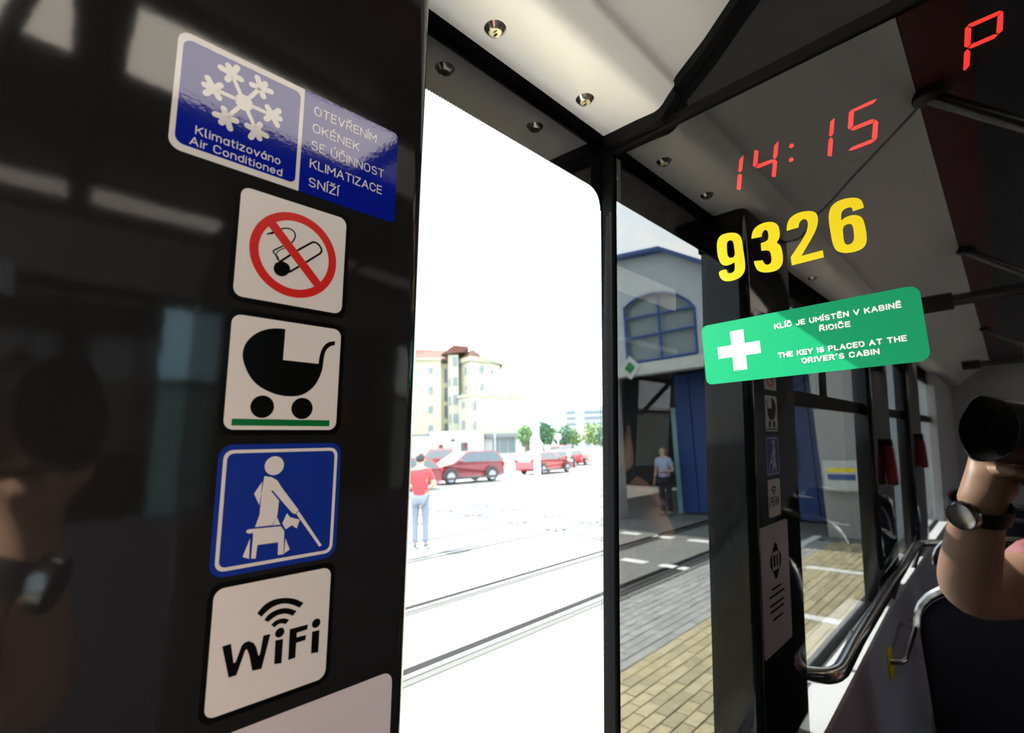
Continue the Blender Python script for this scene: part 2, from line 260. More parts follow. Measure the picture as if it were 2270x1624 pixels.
# traced outlines, millimetres on their own plane
SHP = {
 'ns_slash': [(-14.9,12.5),(-11.1,16.1),(16.1,-12.1),(12.1,-16.0)],
 'ns_ash': [(-10.9,-10.9),(-9.9,-7.5),(-8.5,-6.8),(-7.8,-6.3),(-6.2,-5.6),(-2.6,-6.8),(-1.7,-9.4),(-1.9,-11.0),(-3.1,-12.2),(-3.9,-13.3),(-6.4,-14.6),(-9.5,-13.7)],
 'ns_tube': [(-7.8,-6.5),(1.3,2.3),(9.1,9.1),(11.4,9.9),(14.4,8.2),(15.5,6.3),(14.7,3.9),(6.2,-3.5),(-1.7,-10.5)],
 'ns_smoke1': [(-15.1,7.2),(-11.9,9.3),(-9.1,11.7),(-4.8,13.8),(-1.2,13.1),(0.0,10.4),(-1.7,5.9),(-5.5,3.6),(-10.0,0.2),(-11.8,-1.6),(-10.6,-2.7),(-8.8,-4.0),(-8.3,-5.7)],
 'ns_smoke2': [(-15.1,7.2),(-11.4,8.7),(-9.0,11.0)],
 'ns_smoke3': [(-4.5,2.6),(-8.3,0.2),(-10.0,-2.5),(-9.7,-4.7),(-8.3,-5.9)],
 'pr_body': [(-2.7,25.2),(-2.9,8.2),(16.9,8.0),(17.3,12.4),(18.4,17.2),(21.1,20.8),(24.4,22.0),(26.0,22.1),(26.0,19.9),(24.1,19.4),(22.2,18.1),(20.4,15.6),(19.7,10.8),(19.6,6.1),(18.4,1.4),(15.9,-4.3),(12.0,-8.2),(7.7,-10.7),(2.5,-11.4),(-3.5,-11.1),(-10.3,-9.0),(-16.1,-5.6),(-20.4,-0.0),(-23.0,6.4),(-23.3,10.5),(-22.3,14.9),(-19.4,19.1),(-15.7,22.2),(-10.9,24.3),(-6.0,25.2)],
 'pr_w1': ((-11.7,-17.7),5.9),
 'pr_w2': ((9.2,-17.9),5.92),
 'pr_bar': [(-25.8,-23.7),(25.4,-24.1),(25.4,-27.4),(-25.7,-27.0)],
 'om_head': ((-5.1,20.6),4.91),
 'om_torso': [(-9.8,15.4),(-6.1,14.7),(-3.1,12.8),(-0.5,8.8),(9.3,-3.8),(7.5,-5.8),(5.7,-4.8),(-5.2,7.9),(-5.9,7.6),(-1.5,2.2),(-1.9,-5.4),(-3.0,-7.6),(-4.5,-10.1),(-12.6,-10.0),(-10.8,-3.9),(-10.6,6.3)],
 'om_elbow': [(-10.7,12.7),(-10.7,6.3),(-11.3,0.9),(-14.2,6.8)],
 'om_cane': [(9.4,-4.4),(23.4,-24.4),(22.1,-25.1),(8.1,-5.7)],
 'om_knee': [(3.1,-4.8),(4.9,-7.1),(10.2,-9.0),(8.8,-13.5),(6.2,-11.4),(2.9,-13.1),(1.0,-9.8)],
 'om_tri': [(-2.1,-6.0),(0.0,-10.3),(-4.1,-10.2)],
 'om_seat': [(-16.4,-11.0),(-15.2,-10.7),(0.4,-11.2),(2.3,-14.0),(2.6,-25.9),(-0.3,-25.7),(-0.5,-19.3),(-10.8,-19.1),(-11.2,-25.7),(-13.4,-25.3),(-13.2,-12.8),(-15.4,-12.8),(-16.6,-12.1)],
 'om_lleg': [(-14.6,-15.3),(-14.4,-25.3),(-17.5,-23.9)],
 'om_rleg': [(3.2,-17.9),(5.8,-24.0),(2.9,-25.5)],
 'wf_a1': [(-8.9,13.7),(-6.0,17.0),(-1.6,18.7),(4.1,18.4),(10.0,16.6),(14.8,13.3),(12.8,11.3),(8.2,14.2),(3.3,15.8),(-1.3,15.2),(-4.4,13.5),(-6.7,11.4)],
 'wf_a2': [(-5.2,9.6),(-2.9,12.2),(1.6,13.4),(6.4,12.8),(11.3,10.0),(9.4,8.0),(5.6,10.2),(1.8,10.4),(-0.9,9.5),(-3.2,8.0)],
 'wf_a3': [(-1.6,6.3),(1.0,8.1),(4.8,8.1),(7.6,6.4),(5.9,4.7),(3.5,5.8),(1.6,5.6),(0.2,4.4)],
 'wf_d1': ((3.1,1.2),2.16),
 'wf_d2': ((22.5,0.9),2.18),
 'wf_i1': [(1.1,-2.1),(5.0,-2.4),(5.0,-14.4),(1.3,-13.7)],
 'wf_w': [(-24.0,2.1),(-20.2,2.3),(-18.3,-7.2),(-17.4,-7.1),(-15.2,-0.0),(-13.8,1.1),(-11.9,1.2),(-9.6,-0.3),(-8.1,-2.9),(-6.8,-7.3),(-6.1,-6.6),(-5.1,2.0),(-1.6,1.8),(-4.9,-14.0),(-9.3,-13.6),(-11.3,-5.5),(-12.5,-2.5),(-13.3,-2.7),(-16.6,-13.3),(-20.1,-13.3)],
 'wf_f': [(8.2,1.5),(17.9,1.5),(17.7,-1.0),(12.1,-1.3),(12.1,-3.6),(17.2,-3.8),(17.0,-6.3),(12.1,-6.4),(12.1,-13.8),(8.4,-13.9)],
 'wf_i2': [(20.5,-3.0),(24.6,-3.2),(24.6,-14.7),(20.6,-14.2)],
 'snow_c': [(75.4,185.8)],
 'snow_tips': [(68.3,198.8),(82.6,199.6),(90.1,185.7),(81.9,172.4),(67.3,172.1),(60.0,185.3)],
 'snow_lobes': [(62.7,199.2),(66.0,201.8),(70.2,202.3),(66.6,194.0),(72.4,197.4)],
 't_kl': [(54.6,158.6),(95.6,159.0),(54.8,163.0)],
 't_ac': [(52.6,152.3),(97.0,152.6),(53.9,156.2)],
 't_o1': [(112.7,196.1),(153.8,197.6),(113.1,201.8)],
 't_o2': [(112.3,185.4),(142.1,186.5),(112.7,190.8)],
 't_o3': [(112.0,174.6),(160.2,175.8),(112.2,179.9)],
 't_o4': [(112.2,163.4),(159.4,164.4),(112.2,168.6)],
 't_o5': [(111.8,152.2),(130.2,152.7),(112.2,157.6)],
 'd9': [(-188.7,199.3),(-186.8,205.2),(-182.4,208.1),(-176.3,207.9),(-169.9,206.0),(-165.7,202.5),(-163.6,196.9),(-163.6,188.5),(-163.0,171.7),(-163.9,165.1),(-166.3,161.0),(-170.7,158.1),(-177.3,157.4),(-183.1,158.5),(-186.9,160.9),(-189.2,165.8),(-189.4,170.8),(-181.3,171.0),(-181.0,167.1),(-178.9,165.5),(-175.8,165.7),(-173.7,167.2),(-173.0,171.8),(-173.1,176.1),(-176.3,174.5),(-181.6,174.3),(-185.4,176.5),(-187.7,181.0),(-188.9,187.8)],
 'd9h': [(-178.7,197.5),(-176.5,199.7),(-173.8,199.2),(-172.1,196.8),(-171.8,189.7),(-171.7,184.0),(-173.0,181.3),(-176.3,180.9),(-178.7,183.3),(-179.2,187.7)],
 'd3': [(-155.0,194.5),(-153.7,200.6),(-150.2,204.9),(-144.4,206.8),(-137.2,206.2),(-132.1,203.4),(-129.5,198.5),(-129.3,191.1),(-130.4,186.8),(-133.4,183.5),(-130.4,180.8),(-129.3,175.2),(-129.2,166.0),(-130.9,160.5),(-134.7,157.0),(-141.2,156.5),(-148.2,158.1),(-152.8,161.4),(-154.6,167.3),(-155.1,171.5),(-147.0,170.2),(-146.1,166.9),(-144.0,164.5),(-140.9,164.7),(-139.2,166.9),(-139.1,174.8),(-140.7,178.4),(-147.2,179.8),(-147.0,187.4),(-141.5,187.7),(-139.5,190.4),(-139.4,196.5),(-140.9,199.4),(-143.4,198.8),(-144.9,196.3),(-145.5,193.5)],
 'd2': [(-123.5,192.0),(-122.5,198.7),(-119.4,203.6),(-114.0,205.9),(-107.4,205.8),(-101.1,203.8),(-97.7,200.3),(-97.1,194.3),(-98.5,188.4),(-102.0,181.3),(-114.1,164.7),(-96.9,164.9),(-96.7,158.2),(-122.8,158.0),(-122.9,166.0),(-108.8,182.9),(-106.1,189.8),(-105.5,194.7),(-106.6,197.7),(-109.3,198.7),(-112.3,196.5),(-113.5,192.1)],
 'd6': [(-63.0,195.5),(-63.1,192.5),(-71.1,192.2),(-71.2,195.5),(-73.0,196.8),(-77.0,196.4),(-79.3,194.2),(-80.4,186.5),(-77.9,188.7),(-72.9,189.4),(-68.2,187.9),(-64.9,184.0),(-63.9,176.4),(-63.9,165.7),(-65.3,160.2),(-68.5,157.0),(-74.9,156.2),(-81.6,157.4),(-86.7,160.8),(-88.6,166.3),(-89.2,174.0),(-89.5,191.6),(-87.9,199.2),(-85.3,203.3),(-80.0,205.7),(-73.0,205.5),(-66.9,203.3),(-63.9,200.1)],
 'd6h': [(-80.0,179.5),(-78.2,182.0),(-74.7,182.4),(-72.5,180.0),(-72.5,172.1),(-73.1,166.9),(-75.4,164.0),(-78.8,164.1),(-80.3,166.7),(-80.3,172.3)],
 't_g1': [(-143.8,101.5),(-48.3,101.4),(-143.2,107.2),(-48.0,106.6)],
 't_g2': [(-107.7,92.5),(-84.2,92.6),(-107.1,97.6),(-83.8,97.5)],
 't_g3': [(-143.5,73.9),(-48.2,73.7),(-143.5,79.3),(-48.0,78.5)],
 't_g4': [(-124.4,66.2),(-67.1,66.0),(-124.0,71.4),(-66.8,71.0)],
 't_gx': [(-184.2,107.1),(-171.4,106.3),(-171.6,67.5),(-184.2,67.3),(-197.9,93.1),(-157.4,93.0),(-157.7,81.5),(-198.0,80.9)],
 't_gq': [(-212.6,116.6),(-35.5,111.9),(-35.5,60.5),(-212.7,62.3),(-113.9,117.6),(-120.7,56.1),(-212.7,88.5),(-35.5,85.9)],
 'led_one': [[(-160.5,284.7),(-156.1,287.9),(-158.7,273.0),(-161.1,270.6),(-162.8,272.9)],[(-161.7,269.9),(-159.6,267.4),(-162.1,253.4),(-163.4,251.9),(-166.4,254.4),(-163.8,268.5)]],
 'led_four': [[(-145.2,288.6),(-141.6,286.1),(-144.1,272.7),(-146.7,270.3),(-148.6,272.4)],[(-146.3,269.1),(-143.7,272.1),(-131.0,271.6),(-127.5,270.1),(-130.0,268.2),(-143.2,267.7)],[(-127.0,284.9),(-122.7,287.8),(-125.4,273.3),(-127.5,270.4),(-129.6,272.5)],[(-127.9,270.0),(-126.2,267.7),(-129.0,253.3),(-130.1,252.0),(-132.8,254.2),(-130.1,267.9)]],
 'led_one2': [[(-79.1,285.7),(-75.4,287.7),(-77.9,273.8),(-79.8,271.1),(-81.8,272.6)],[(-80.3,270.8),(-78.9,267.9),(-81.6,253.1),(-82.4,252.3),(-85.0,254.1),(-82.4,269.0)]],
 'led_five': [[(-63.6,288.4),(-47.2,289.6),(-43.2,289.1),(-46.1,286.5),(-60.7,285.9)],[(-64.5,287.2),(-63.1,288.1),(-60.7,285.9),(-62.9,273.2),(-65.6,271.1),(-67.1,272.3)],[(-65.4,270.6),(-62.6,272.3),(-49.8,272.6),(-46.9,271.5),(-48.9,268.8),(-63.8,268.8)],[(-46.6,270.8),(-45.1,268.1),(-47.5,254.0),(-49.2,252.1),(-51.3,255.2),(-48.7,268.7)],[(-69.2,252.1),(-66.0,254.1),(-51.4,254.6),(-49.1,252.5),(-51.3,251.2),(-66.9,251.0)]],
 'led_P': [[(18.5,318.5),(20.5,319.4),(34.6,319.0),(37.7,319.0),(39.1,317.3),(35.4,315.7),(21.3,315.7)],[(17.3,317.2),(18.7,318.1),(20.9,315.3),(18.9,302.2),(16.7,300.1),(14.9,302.3)],[(35.9,315.4),(39.3,317.5),(39.0,314.6),(37.0,301.9),(34.7,300.7),(33.3,302.3)],[(16.8,299.5),(19.0,301.9),(32.3,302.0),(34.5,300.5),(32.0,298.5),(18.6,298.4)],[(16.5,299.4),(17.9,296.6),(15.9,284.7),(12.7,282.3),(11.9,283.4),(14.3,297.6)]],
 'led_c1': ((-112.5,277.4),2.12),
 'led_c2': ((-114.2,263.7),2.12)}

# ================================================================== the tram body
T = 0.0647                                   # the side walls lean inwards by 3.7 degrees
NV = math.hypot(1, T)
def frame(o, e1, e2, n, k=.001): return (Vector(o), Vector(e1)*k, Vector(e2)*k, Vector(n)*k)
E2 = Vector((T/NV, 0, 1/NV)); EN = Vector((1/NV, 0, -T/NV))
PIL = frame((-.279, 0, 0), (0, 1, 0), E2, EN)        # face of the black pillar, millimetres
WAL = frame((-.340, 0, 0), (0, 1, 0), E2, EN)        # inner face of the side windows
GLS = frame((0, .500, 0), (1, 0, 0), (0, 0, 1), (0, -1, 0))   # face of the cab glass
LEDF = frame((0, .5085, 0), (1, 0, 0), (0, 0, 1), (0, -1, 0))
GZ, FZ = -1.8, -1.5                          # street level, tram floor
YB = -4.2                                    # rear bulkhead
def fpt(fr, a, b, c=0): return fr[0]+fr[1]*a+fr[2]*b+fr[3]*c
def slab(mb, fr, s0, s1, v0, v1, d0, d1):
    return mb.hexa([fpt(fr, s0, v0, d1), fpt(fr, s0, v0, d0), fpt(fr, s1, v0, d0), fpt(fr, s1, v0, d1)], [fpt(fr, s0, v1, d1), fpt(fr, s0, v1, d0), fpt(fr, s1, v1, d0), fpt(fr, s1, v1, d1)])
def struct(o, label): return tag(o, label, kind='structure')

# floor, roof shell, end walls
struct(MB().box((-.40, YB, FZ-.06), (1.95, 2.0, FZ)).build('floor', M['floor']), 'dark speckled vinyl tram floor')
# left wall -----------------------------------------------------------------------------------
wl = struct(empty('wall_left', (-.34, 0, FZ)), 'leaning left side wall of the tram with black pillars')
def pillar_profile(s0, s1, dep, r):
    """outline (s, depth below the face) of a pillar lining with rounded front edges"""
    return [(s0, dep)] + [(s0+r-r*math.cos(R(a)), r-r*math.sin(R(a))) for a in range(0, 91, 10)] + [(s1-r+r*math.sin(R(a)), r-r*math.cos(R(a))) for a in range(0, 91, 10)] + [(s1, dep)]
def pillar(name, s0, s1, dep, r, v0, v1, m, face):
    pr = pillar_profile(s0, s1, dep, r); mb = MB(); n = len(pr)
    o = [fpt(face, s, v0, -d) for s, d in pr]+[fpt(face, s, v1, -d) for s, d in pr]
    mb.add(o, [(i, (i+1) % n, n+(i+1) % n, n+i) for i in range(n)]+[tuple(reversed(range(n))), tuple(range(n, 2*n))])
    return mb.build(name, m, wl, smooth=True)
tag(pillar('pillar_panel', -33, 196, 72, 13, -1500, 425, M['black_gloss'], PIL), 'glossy black pillar lining carrying the column of stickers')
PIL2 = frame((-.300, 0, 0), (0, 1, 0), E2, EN)
pillar('pillar_panel', -1220, -905, 50, 13, -1500, 425, M['black_panel'], PIL2)
pillar('pillar_panel', -2100, -1750, 50, 13, -1500, 425, M['black_panel'], PIL2)
tag(pillar('end_panel', -4200, -2900, 50, 8, -1500, 425, M['rear'], PIL2), 'light grey lining panel at the rear')
lp = lambda y: -.296 if y > -.05 else -.296-.028*min(1, (-.05-y)/.9)      # the lining narrows towards the rear
def lining(z0, z1, xo, k):
    mb = MB(); ys = [.497, -.05, -.95, YB]
    for a, b in zip(ys[1:], ys): mb.hexa([(xo, a, z0), (lp(a)+k, a, z0), (lp(b)+k, b, z0), (xo, b, z0)], [(xo, a, z1), (lp(a)+k, a, z1), (lp(b)+k, b, z1), (xo, b, z1)])
    return mb
lining(-.514, -.500, -.374, 0).build('window_ledge', M['ledge'], wl)
lining(FZ, -.5145, -.372, -.006).build('lower_panel', M['side_grey'], wl)
hd = MB(); slab(hd, WAL, YB*1000, 200, 312, 470, -14, 0); slab(hd, WAL, 545, 700, -1500, 470, -14, 0); hd.build('header', M['black_matte'], wl)
MB().box((-.330, YB, .372), (-.3055, .497, .47)).build('header_recess', M['black_matte'], wl)
MB().box((-.405, YB, FZ-.2), (-.378, .62, -.508)).build('outer_skin', M['black_panel'], wl)

def pane(parent, s0, s1, v0, v1):
    mb = MB(); P = [fpt(WAL, a, b, c) for c in (-6, -1) for a, b in ((s0, v0), (s1, v0), (s1, v1), (s0, v1))]
    mb.add(P, [(4, 5, 6, 7)], 0); mb.add(P, [(0, 3, 2, 1), (0, 1, 5, 4), (1, 2, 6, 5), (2, 3, 7, 6), (3, 0, 4, 7)], 1)
    return mb.build('glass_pane', [M['pane'], M['clear']], parent)
# window beside the pillar: black enamel border with a dotted edge
w1 = struct(empty('window_1', (-.37, .35, -.5)), 'tall side window with black dotted border between pillar and cab glass')
pane(w1, 150, 499, -505, 430)
def dotted(p, q, pitch=1.5, amp=.55):
    L = math.hypot(q[0]-p[0], q[1]-p[1]); n = int(L/pitch); out = []
    for i in range(n):
        t = i/n; k = amp if i % 2 else -amp; nx, ny = -(q[1]-p[1])/L*k, (q[0]-p[0])/L*k
        out.append((p[0]+(q[0]-p[0])*t+nx, p[1]+(q[1]-p[1])*t+ny))
    return out
inner = [(188, -490), (493.2, -490)] + dotted((493.2, -488), (493.2, 287)) + arc(471.2, 287, 22, 22, 0, 90, 8) + dotted((471.2, 309.2), (188, 309.2))
mb = MB(); mb.poly([[(150, -505), (499, -505), (499, 430), (150, 430)], inner], WAL, -.9, 0.0)
mb.build('enamel_border', M['frit'], w1)
# windows further back, with tilting top lights
for n, (s0, s1, mull) in enumerate(((-905, -33, -480), (-1750, -1220, None), (-2900, -2100, None)), 2):
    w = struct(empty('window_%d' % n, (-.37, (s0+s1)/2000, -.5)), ('second', 'third', 'fourth')[n-2]+' side window counted from the cab, with a tilting top light')
    pane(w, s0-10, s1+10, -505, 320)
    mb = MB(); slab(mb, WAL, s0, s1, 72, 106, -1, 9); mb.build('transom_bar', M['rubber'], w)
    if mull: mb = MB(); slab(mb, WAL, mull-26, mull+14, 106, 312, -1, 7); mb.build('mullion', M['rubber'], w)
    mb = MB(); slab(mb, WAL, s0, s1, 300, 318, -1, 6); mb.build('top_seal', M['rubber'], w)
    mb = MB(); slab(mb, WAL, s0, s1, -505, -494, -1, 6); mb.build('bottom_seal', M['rubber'], w)

# ceiling -------------------------------------------------------------------------------------
ce = struct(empty('ceiling', (0, 0, .37)), 'white cove ceiling with lock fasteners, red stripe and dark centre')
COVE = [(-.304,.3705),(-.2600,.3688),(-.2370,.3668),(-.2310,.3680),(-.2262,.3710),(-.2200,.3772),(-.2135,.3830),(-.2110,.3852),(-.2104,.3880),(-.2118,.3915),(-.2095,.3945),(-.1750,.4184),(-.1450,.4445),(-.0900,.4885),(-.0340,.5335)]
def cove(name, prof, y0, y1, m, th=.004):
    n = len(prof); nor = []
    for i in range(n):
        a, b = prof[max(i-1, 0)], prof[min(i+1, n-1)]; L = math.hypot(b[0]-a[0], b[1]-a[1]); nor.append((-(b[1]-a[1])/L*th, (b[0]-a[0])/L*th))
    if prof[0][0] > prof[-1][0]: nor = [(-a, -b) for a, b in nor]
    up = [(p[0]+q[0], p[1]+q[1]) for p, q in zip(prof, nor)]; ring = list(prof)+up[::-1]; k = len(ring)
    v = [(x, y0, z) for x, z in ring]+[(x, y1, z) for x, z in ring]
    f = [(i, (i+1) % k, k+(i+1) % k, k+i) for i in range(k)]
    for i in range(n-1): f += [(i, i+1, k-2-i, k-1-i), (k+i, k+k-1-i, k+k-2-i, k+i+1)]
    return MB().add(v, f).build(name, m, ce, smooth=True)
cove('cove_panel', COVE, -.008, .4835, M['cove'])
cove('cove_panel', COVE, -2.05, -.018, M['cove'])
cove('joint_backing', [(x, z+.006) for x, z in COVE], -.03, .01, M['black_matte'], .002)
cove('cove_panel', COVE, YB, -2.054, M['cove'])
XM = .77
cove('cove_panel', [(2*XM-x, z) for x, z in COVE], YB, .4835, M['cove'])
MB().box((-.045, YB, .536), (-.033, .497, .56)).build('shadow_gap', M['black_matte'], ce)
MB().box((-.033, YB, .534), (.034, .497, .56)).build('red_stripe', M['red_ceiling'], ce)
MB().box((.034, YB, .540), (2*XM+.03, .497, .56)).build('centre_panel', M['dark_ceiling'], ce)
MB().box((-.40, YB-.1, .60), (1.95, 2.0, .66)).build('roof_shell', M['black_matte'], ce)
def fastener(p):
    f = empty('fastener', p); f.parent = ce; f.matrix_parent_inverse = parent_mat(ce).inverted()
    MB().lathe([(.0098, .0005), (.0100, -.0004), (.0090, -.0014), (.0064, -.0044), (.0060, -.0046), (.0058, -.0040)], n=28).build('collar', M['steel'], f, smooth=True, local=True)
    MB().lathe([(.0056, -.002), (.0056, -.0038), (.0050, -.0043), (0, -.0043)], n=24).build('lock_core', M['brass'], f, smooth=True, local=True)
    k = MB(); k.lathe([(.0011, -.0062), (.0011, -.00655), (0, -.00655)], (.0010, 0, 0), n=10); k.lathe([(.0011, -.0062), (.0011, -.00655), (0, -.00655)], (-.0010, 0, 0), n=10); k.box((-.001, -.0005, -.0065), (.001, .0005, -.0062)); k.build('keyhole', M['hole'], f, local=True)
for y in (.412, .278, -.30, -.62, -.95, -1.4): fastener((-.2795, y, .3696))

# cab partition -------------------------------------------------------------------------------
dr = struct(empty('door_1', (.3, .5, FZ)), 'dark tinted glass partition of the driver cab, mirroring the saloon')
PX1 = 1.88
WX = lambda z, k=.003: -.34+T*z+k             # where the leaning wall meets the partition
mb = MB(); P = [(WX(FZ), .5, FZ), (PX1, .5, FZ), (PX1, .5, .356), (WX(.356), .5, .356)]; Q = [(x, .506, z) for x, y, z in P]
mb.add(P+Q, [(0, 1, 2, 3)], 0); mb.add(P+Q, [(4, 7, 6, 5), (0, 4, 5, 1), (1, 5, 6, 2), (2, 6, 7, 3), (3, 7, 4, 0)], 1)
mb.build('glass_pane', [M['cabglass'], M['clear']], dr)
pz = lambda x0, z0, z1, y0, y1, x1: MB().hexa([(WX(z0)+x0, y0, z0), (x1, y0, z0), (x1, y1, z0), (WX(z0)+x0, y1, z0)], [(WX(z1)+x0, y0, z1), (x1, y0, z1), (x1, y1, z1), (WX(z1)+x0, y1, z1)])
pz(0, FZ, .66, .5090, .53, PX1).build('dark_backing', M['black_matte'], dr)
pz(0, .3525, .3625, .4955, .506, PX1).build('top_frame', M['rubber'], dr)
pz(0, .3625, .60, .4985, .508, PX1).build('upper_panel', M['black_panel'], dr)
k0, k1 = -.0035, .0135; cs = MB().hexa([(WX(FZ)+k0, .495, FZ), (WX(FZ)+k1, .495, FZ), (WX(FZ)+k1, .506, FZ), (WX(FZ)+k0, .506, FZ)], [(WX(.40)+k0, .495, .40), (WX(.40)+k1, .495, .40), (WX(.40)+k1, .506, .40), (WX(.40)+k0, .506, .40)]); cs.build('side_post', M['black_matte'], dr, bevel=.002)
cove_gap = [(x, z) for x, z in COVE]
gp = MB(); k = len(cove_gap)
v = [(x, .484, z+.001) for x, z in cove_gap]+[(x, .484, z-.012) for x, z in cove_gap]+[(x, .498, z+.001) for x, z in cove_gap]+[(x, .498, z-.012) for x, z in cove_gap]
f = []
for i in range(k-1):
    a = (i, i+1, k+i+1, k+i); f += [a, tuple(2*k+j for j in reversed(a)), (k+i, k+i+1, 3*k+i+1, 3*k+i), (i, 2*k+i, 2*k+i+1, i+1)]
gp.add(v, f).build('cove_seal', M['rubber'], dr)

# right side ----------------------------------------------------------------------------------
XR = 1.86
wr = struct(empty('wall_right', (XR, 0, FZ)), 'right side wall of the tram with windows')
MB().box((XR, YB, FZ), (XR+.06, .5, -.5)).build('lower_panel', M['side_grey'], wr)
MB().box((XR, YB, .33), (XR+.06, .5, .60)).build('header', M['black_matte'], wr)
for y0, y1 in ((.50, .515), (-.78, .37), (-2.1, -1.75), (-3.3, -2.95), (YB, -4.05)): MB().box((XR, y0, -.5), (XR+.06, y1, .33)).build('pillar_panel', M['black_panel'], wr)
w5 = struct(empty('window_5', (XR, .45, -.5)), 'narrow glazed leaf on the right side'); MB().box((XR+.02, .37, -.5), (XR+.024, .50, .33)).build('glass_pane', glass_mat('tinted_door_glass', (.42, .55, .60), 1.4), w5)
struct(MB().box((-.40, YB-.06, FZ), (1.95, YB, .60)).build('wall_rear', M['rear']), 'light grey rear bulkhead of the saloon')

# lamps
for x0, x1, segs, m, lab in ((.25, .42, ((-4.1, -.02), (.055, .47)), M['lamp'], 'warm ceiling lamp strip nearest the stickers'), (1.14, 1.23, ((-4.1, -.02), (.04, .40)), M['lamp_dim'], 'narrow ceiling lamp strip on the far side of the aisle')):
    for i, (a, b) in enumerate(segs):
        l = empty('ceiling_lamp', ((x0+x1)/2, (a+b)/2, .505)); tag(l, lab+(', long rear section', ', short section by the cab')[i], 'lamp', 'saloon ceiling lamps')
        MB().box((x0, a, .505), (x1, b, .52)).build('diffuser', m, l, bevel=.004)
        MB().box((x0-.006, a-.006, .519), (x1+.006, b+.006, .54)).build('housing', M['dark_ceiling'], l)

# handrails -----------------------------------------------------------------------------------
def bend(pts, rad=.06, n=5):
    pts = [Vector(p) for p in pts]; out = [pts[0]]
    for i in range(1, len(pts)-1):
        a, b, c = pts[i-1], pts[i], pts[i+1]; u = (a-b).normalized()*min(rad, (a-b).length*.49); w = (c-b).normalized()*min(rad, (c-b).length*.49)
        for j in range(n+1):
            t = j/n; out.append((b+u)*(1-t)**2+b*2*t*(1-t)+(b+w)*t*t)
    return out+[pts[-1]]
hr = empty('handrail', (-.29, -.9, -.42)); tag(hr, 'polished steel handrail running along the window ledge', 'handrail')
MB().tube(bend([(-.325, -.062, -.42), (-.275, -.085, -.42), (-.285, -.30, -.42), (-.315, -1.58, -.42), (-.20, -1.68, -.42), (-.09, -1.70, -.42)], .05), .0135, 14).build('tube', M['rail'], hr, smooth=True)
for y in (-.35, -1.0, -1.5): MB().tube([(-.30, y, -.42), (-.33, y, -.50)], .008, 8).build('bracket', M['rail'], hr, smooth=True)
gh = empty('grab_rail', (-.30, -.95, -.62)); tag(gh, 'short bent steel grab handle on the grey side panel', 'handle')
MB().tube(bend([(-.326, -.80, -.62), (-.293, -.82, -.62), (-.290, -1.06, -.59), (-.330, -1.08, -.59)], .02), .008, 10).build('tube', M['rail'], gh, smooth=True)
tag(MB().box((-.3240, -.84, -.66), (-.3205, -.78, -.59)).build('panel_sticker', M['yellow_foil']), 'small yellow sticker on the grey side panel', 'sticker')
for i, y in enumerate((-.80, -2.6)):
    gr = empty('ceiling_rail', (.3, y, .36)); tag(gr, ('nearer', 'farther')[i]+' transverse ceiling rail with black clamp', 'handrail')
    MB().tube([(-.13, y, .36), (1.6, y, .36)], .016, 12).build('tube', M['rail_dark'], gr, smooth=True)
    MB().tube([(-.135, y, .36), (-.062, y, .36)], .024, 12).build('clamp', M['clamp'], gr, smooth=True)
for i, y in enumerate((.02, -.93, -2.5)):
    gr = empty('grab_bar', (-.02, y, .52)); tag(gr, ('first', 'second', 'third')[i]+' slanting grab bar from the red ceiling stripe, counted from the cab', 'handrail')
    MB().tube([(-.02, y, .525), (.62, y-.30, .02)], .011, 10).build('tube', M['rail_dark'], gr, smooth=True)
    MB().lathe([(.022, 0), (.022, -.014), (.012, -.02)], (-.02, y, .535), n=14).build('flange', M['clamp'], gr, smooth=True)
for i, (y, z) in enumerate(((-1.06, -.085), (-1.92, -.07))):
    vd = empty('ticket_validator', (-.30, y, z)); tag(vd, 'red box with black top on the '+('second', 'third')[i]+' pillar from the cab', 'validator')
    MB().box((-.306, y-.014, z-.075), (-.276, y+.014, z+.05)).build('case', M['seat_red'], vd, bevel=.008)
    MB().box((-.304, y-.013, z+.05), (-.278, y+.013, z+.075)).build('top', M['clamp'], vd, bevel=.004)
# seats
def make_seat():
    r = empty('tram_chair', (0, 0, 0)); tag(r, 'x', 'seat', 'seats along the left side')
    bk = rrect(-.20, -.62, .20, 0, (.03, .03, .10, .10), 6); fr = (Vector((0, 0, 0)), Vector((1, 0, 0)), Vector((0, .1, 1)).normalized(), Vector((0, -1, .1)).normalized())
    b = MB(); b.poly([bk], fr, -.02, .015); b.build('backrest', M['seat_dark'], r, local=True, bevel=.006)
    b = MB(); b.poly([[(x*1.04, y*1.02) for x, y in bk]], fr, -.03, -.021); b.build('back_shell', M['seat_red'], r, local=True)
    pts = [fr[0]+fr[1]*x*1.05+fr[2]*(y*1.02+.008)+fr[3]*-.012 for x, y in bk[7:] if y > -.45]
    MB().tube(pts, .011, 8).build('rim_tube', M['rail'], r, local=True, smooth=True)
    b = MB(); b.poly([rrect(-.20, 0, .20, .40, .05)], (Vector((0, -.10, -.62)), Vector((1, 0, 0)), Vector((0, -1, .06)).normalized(), Vector((0, .06, 1)).normalized()), -.04, .01); b.build('cushion', M['seat_red'], r, local=True, bevel=.01)
    MB().box((-.12, -.40, FZ+.345), (.12, -.12, -.66)).build('pedestal', M['side_grey'], r, local=True)
    return r
seat0 = make_seat()
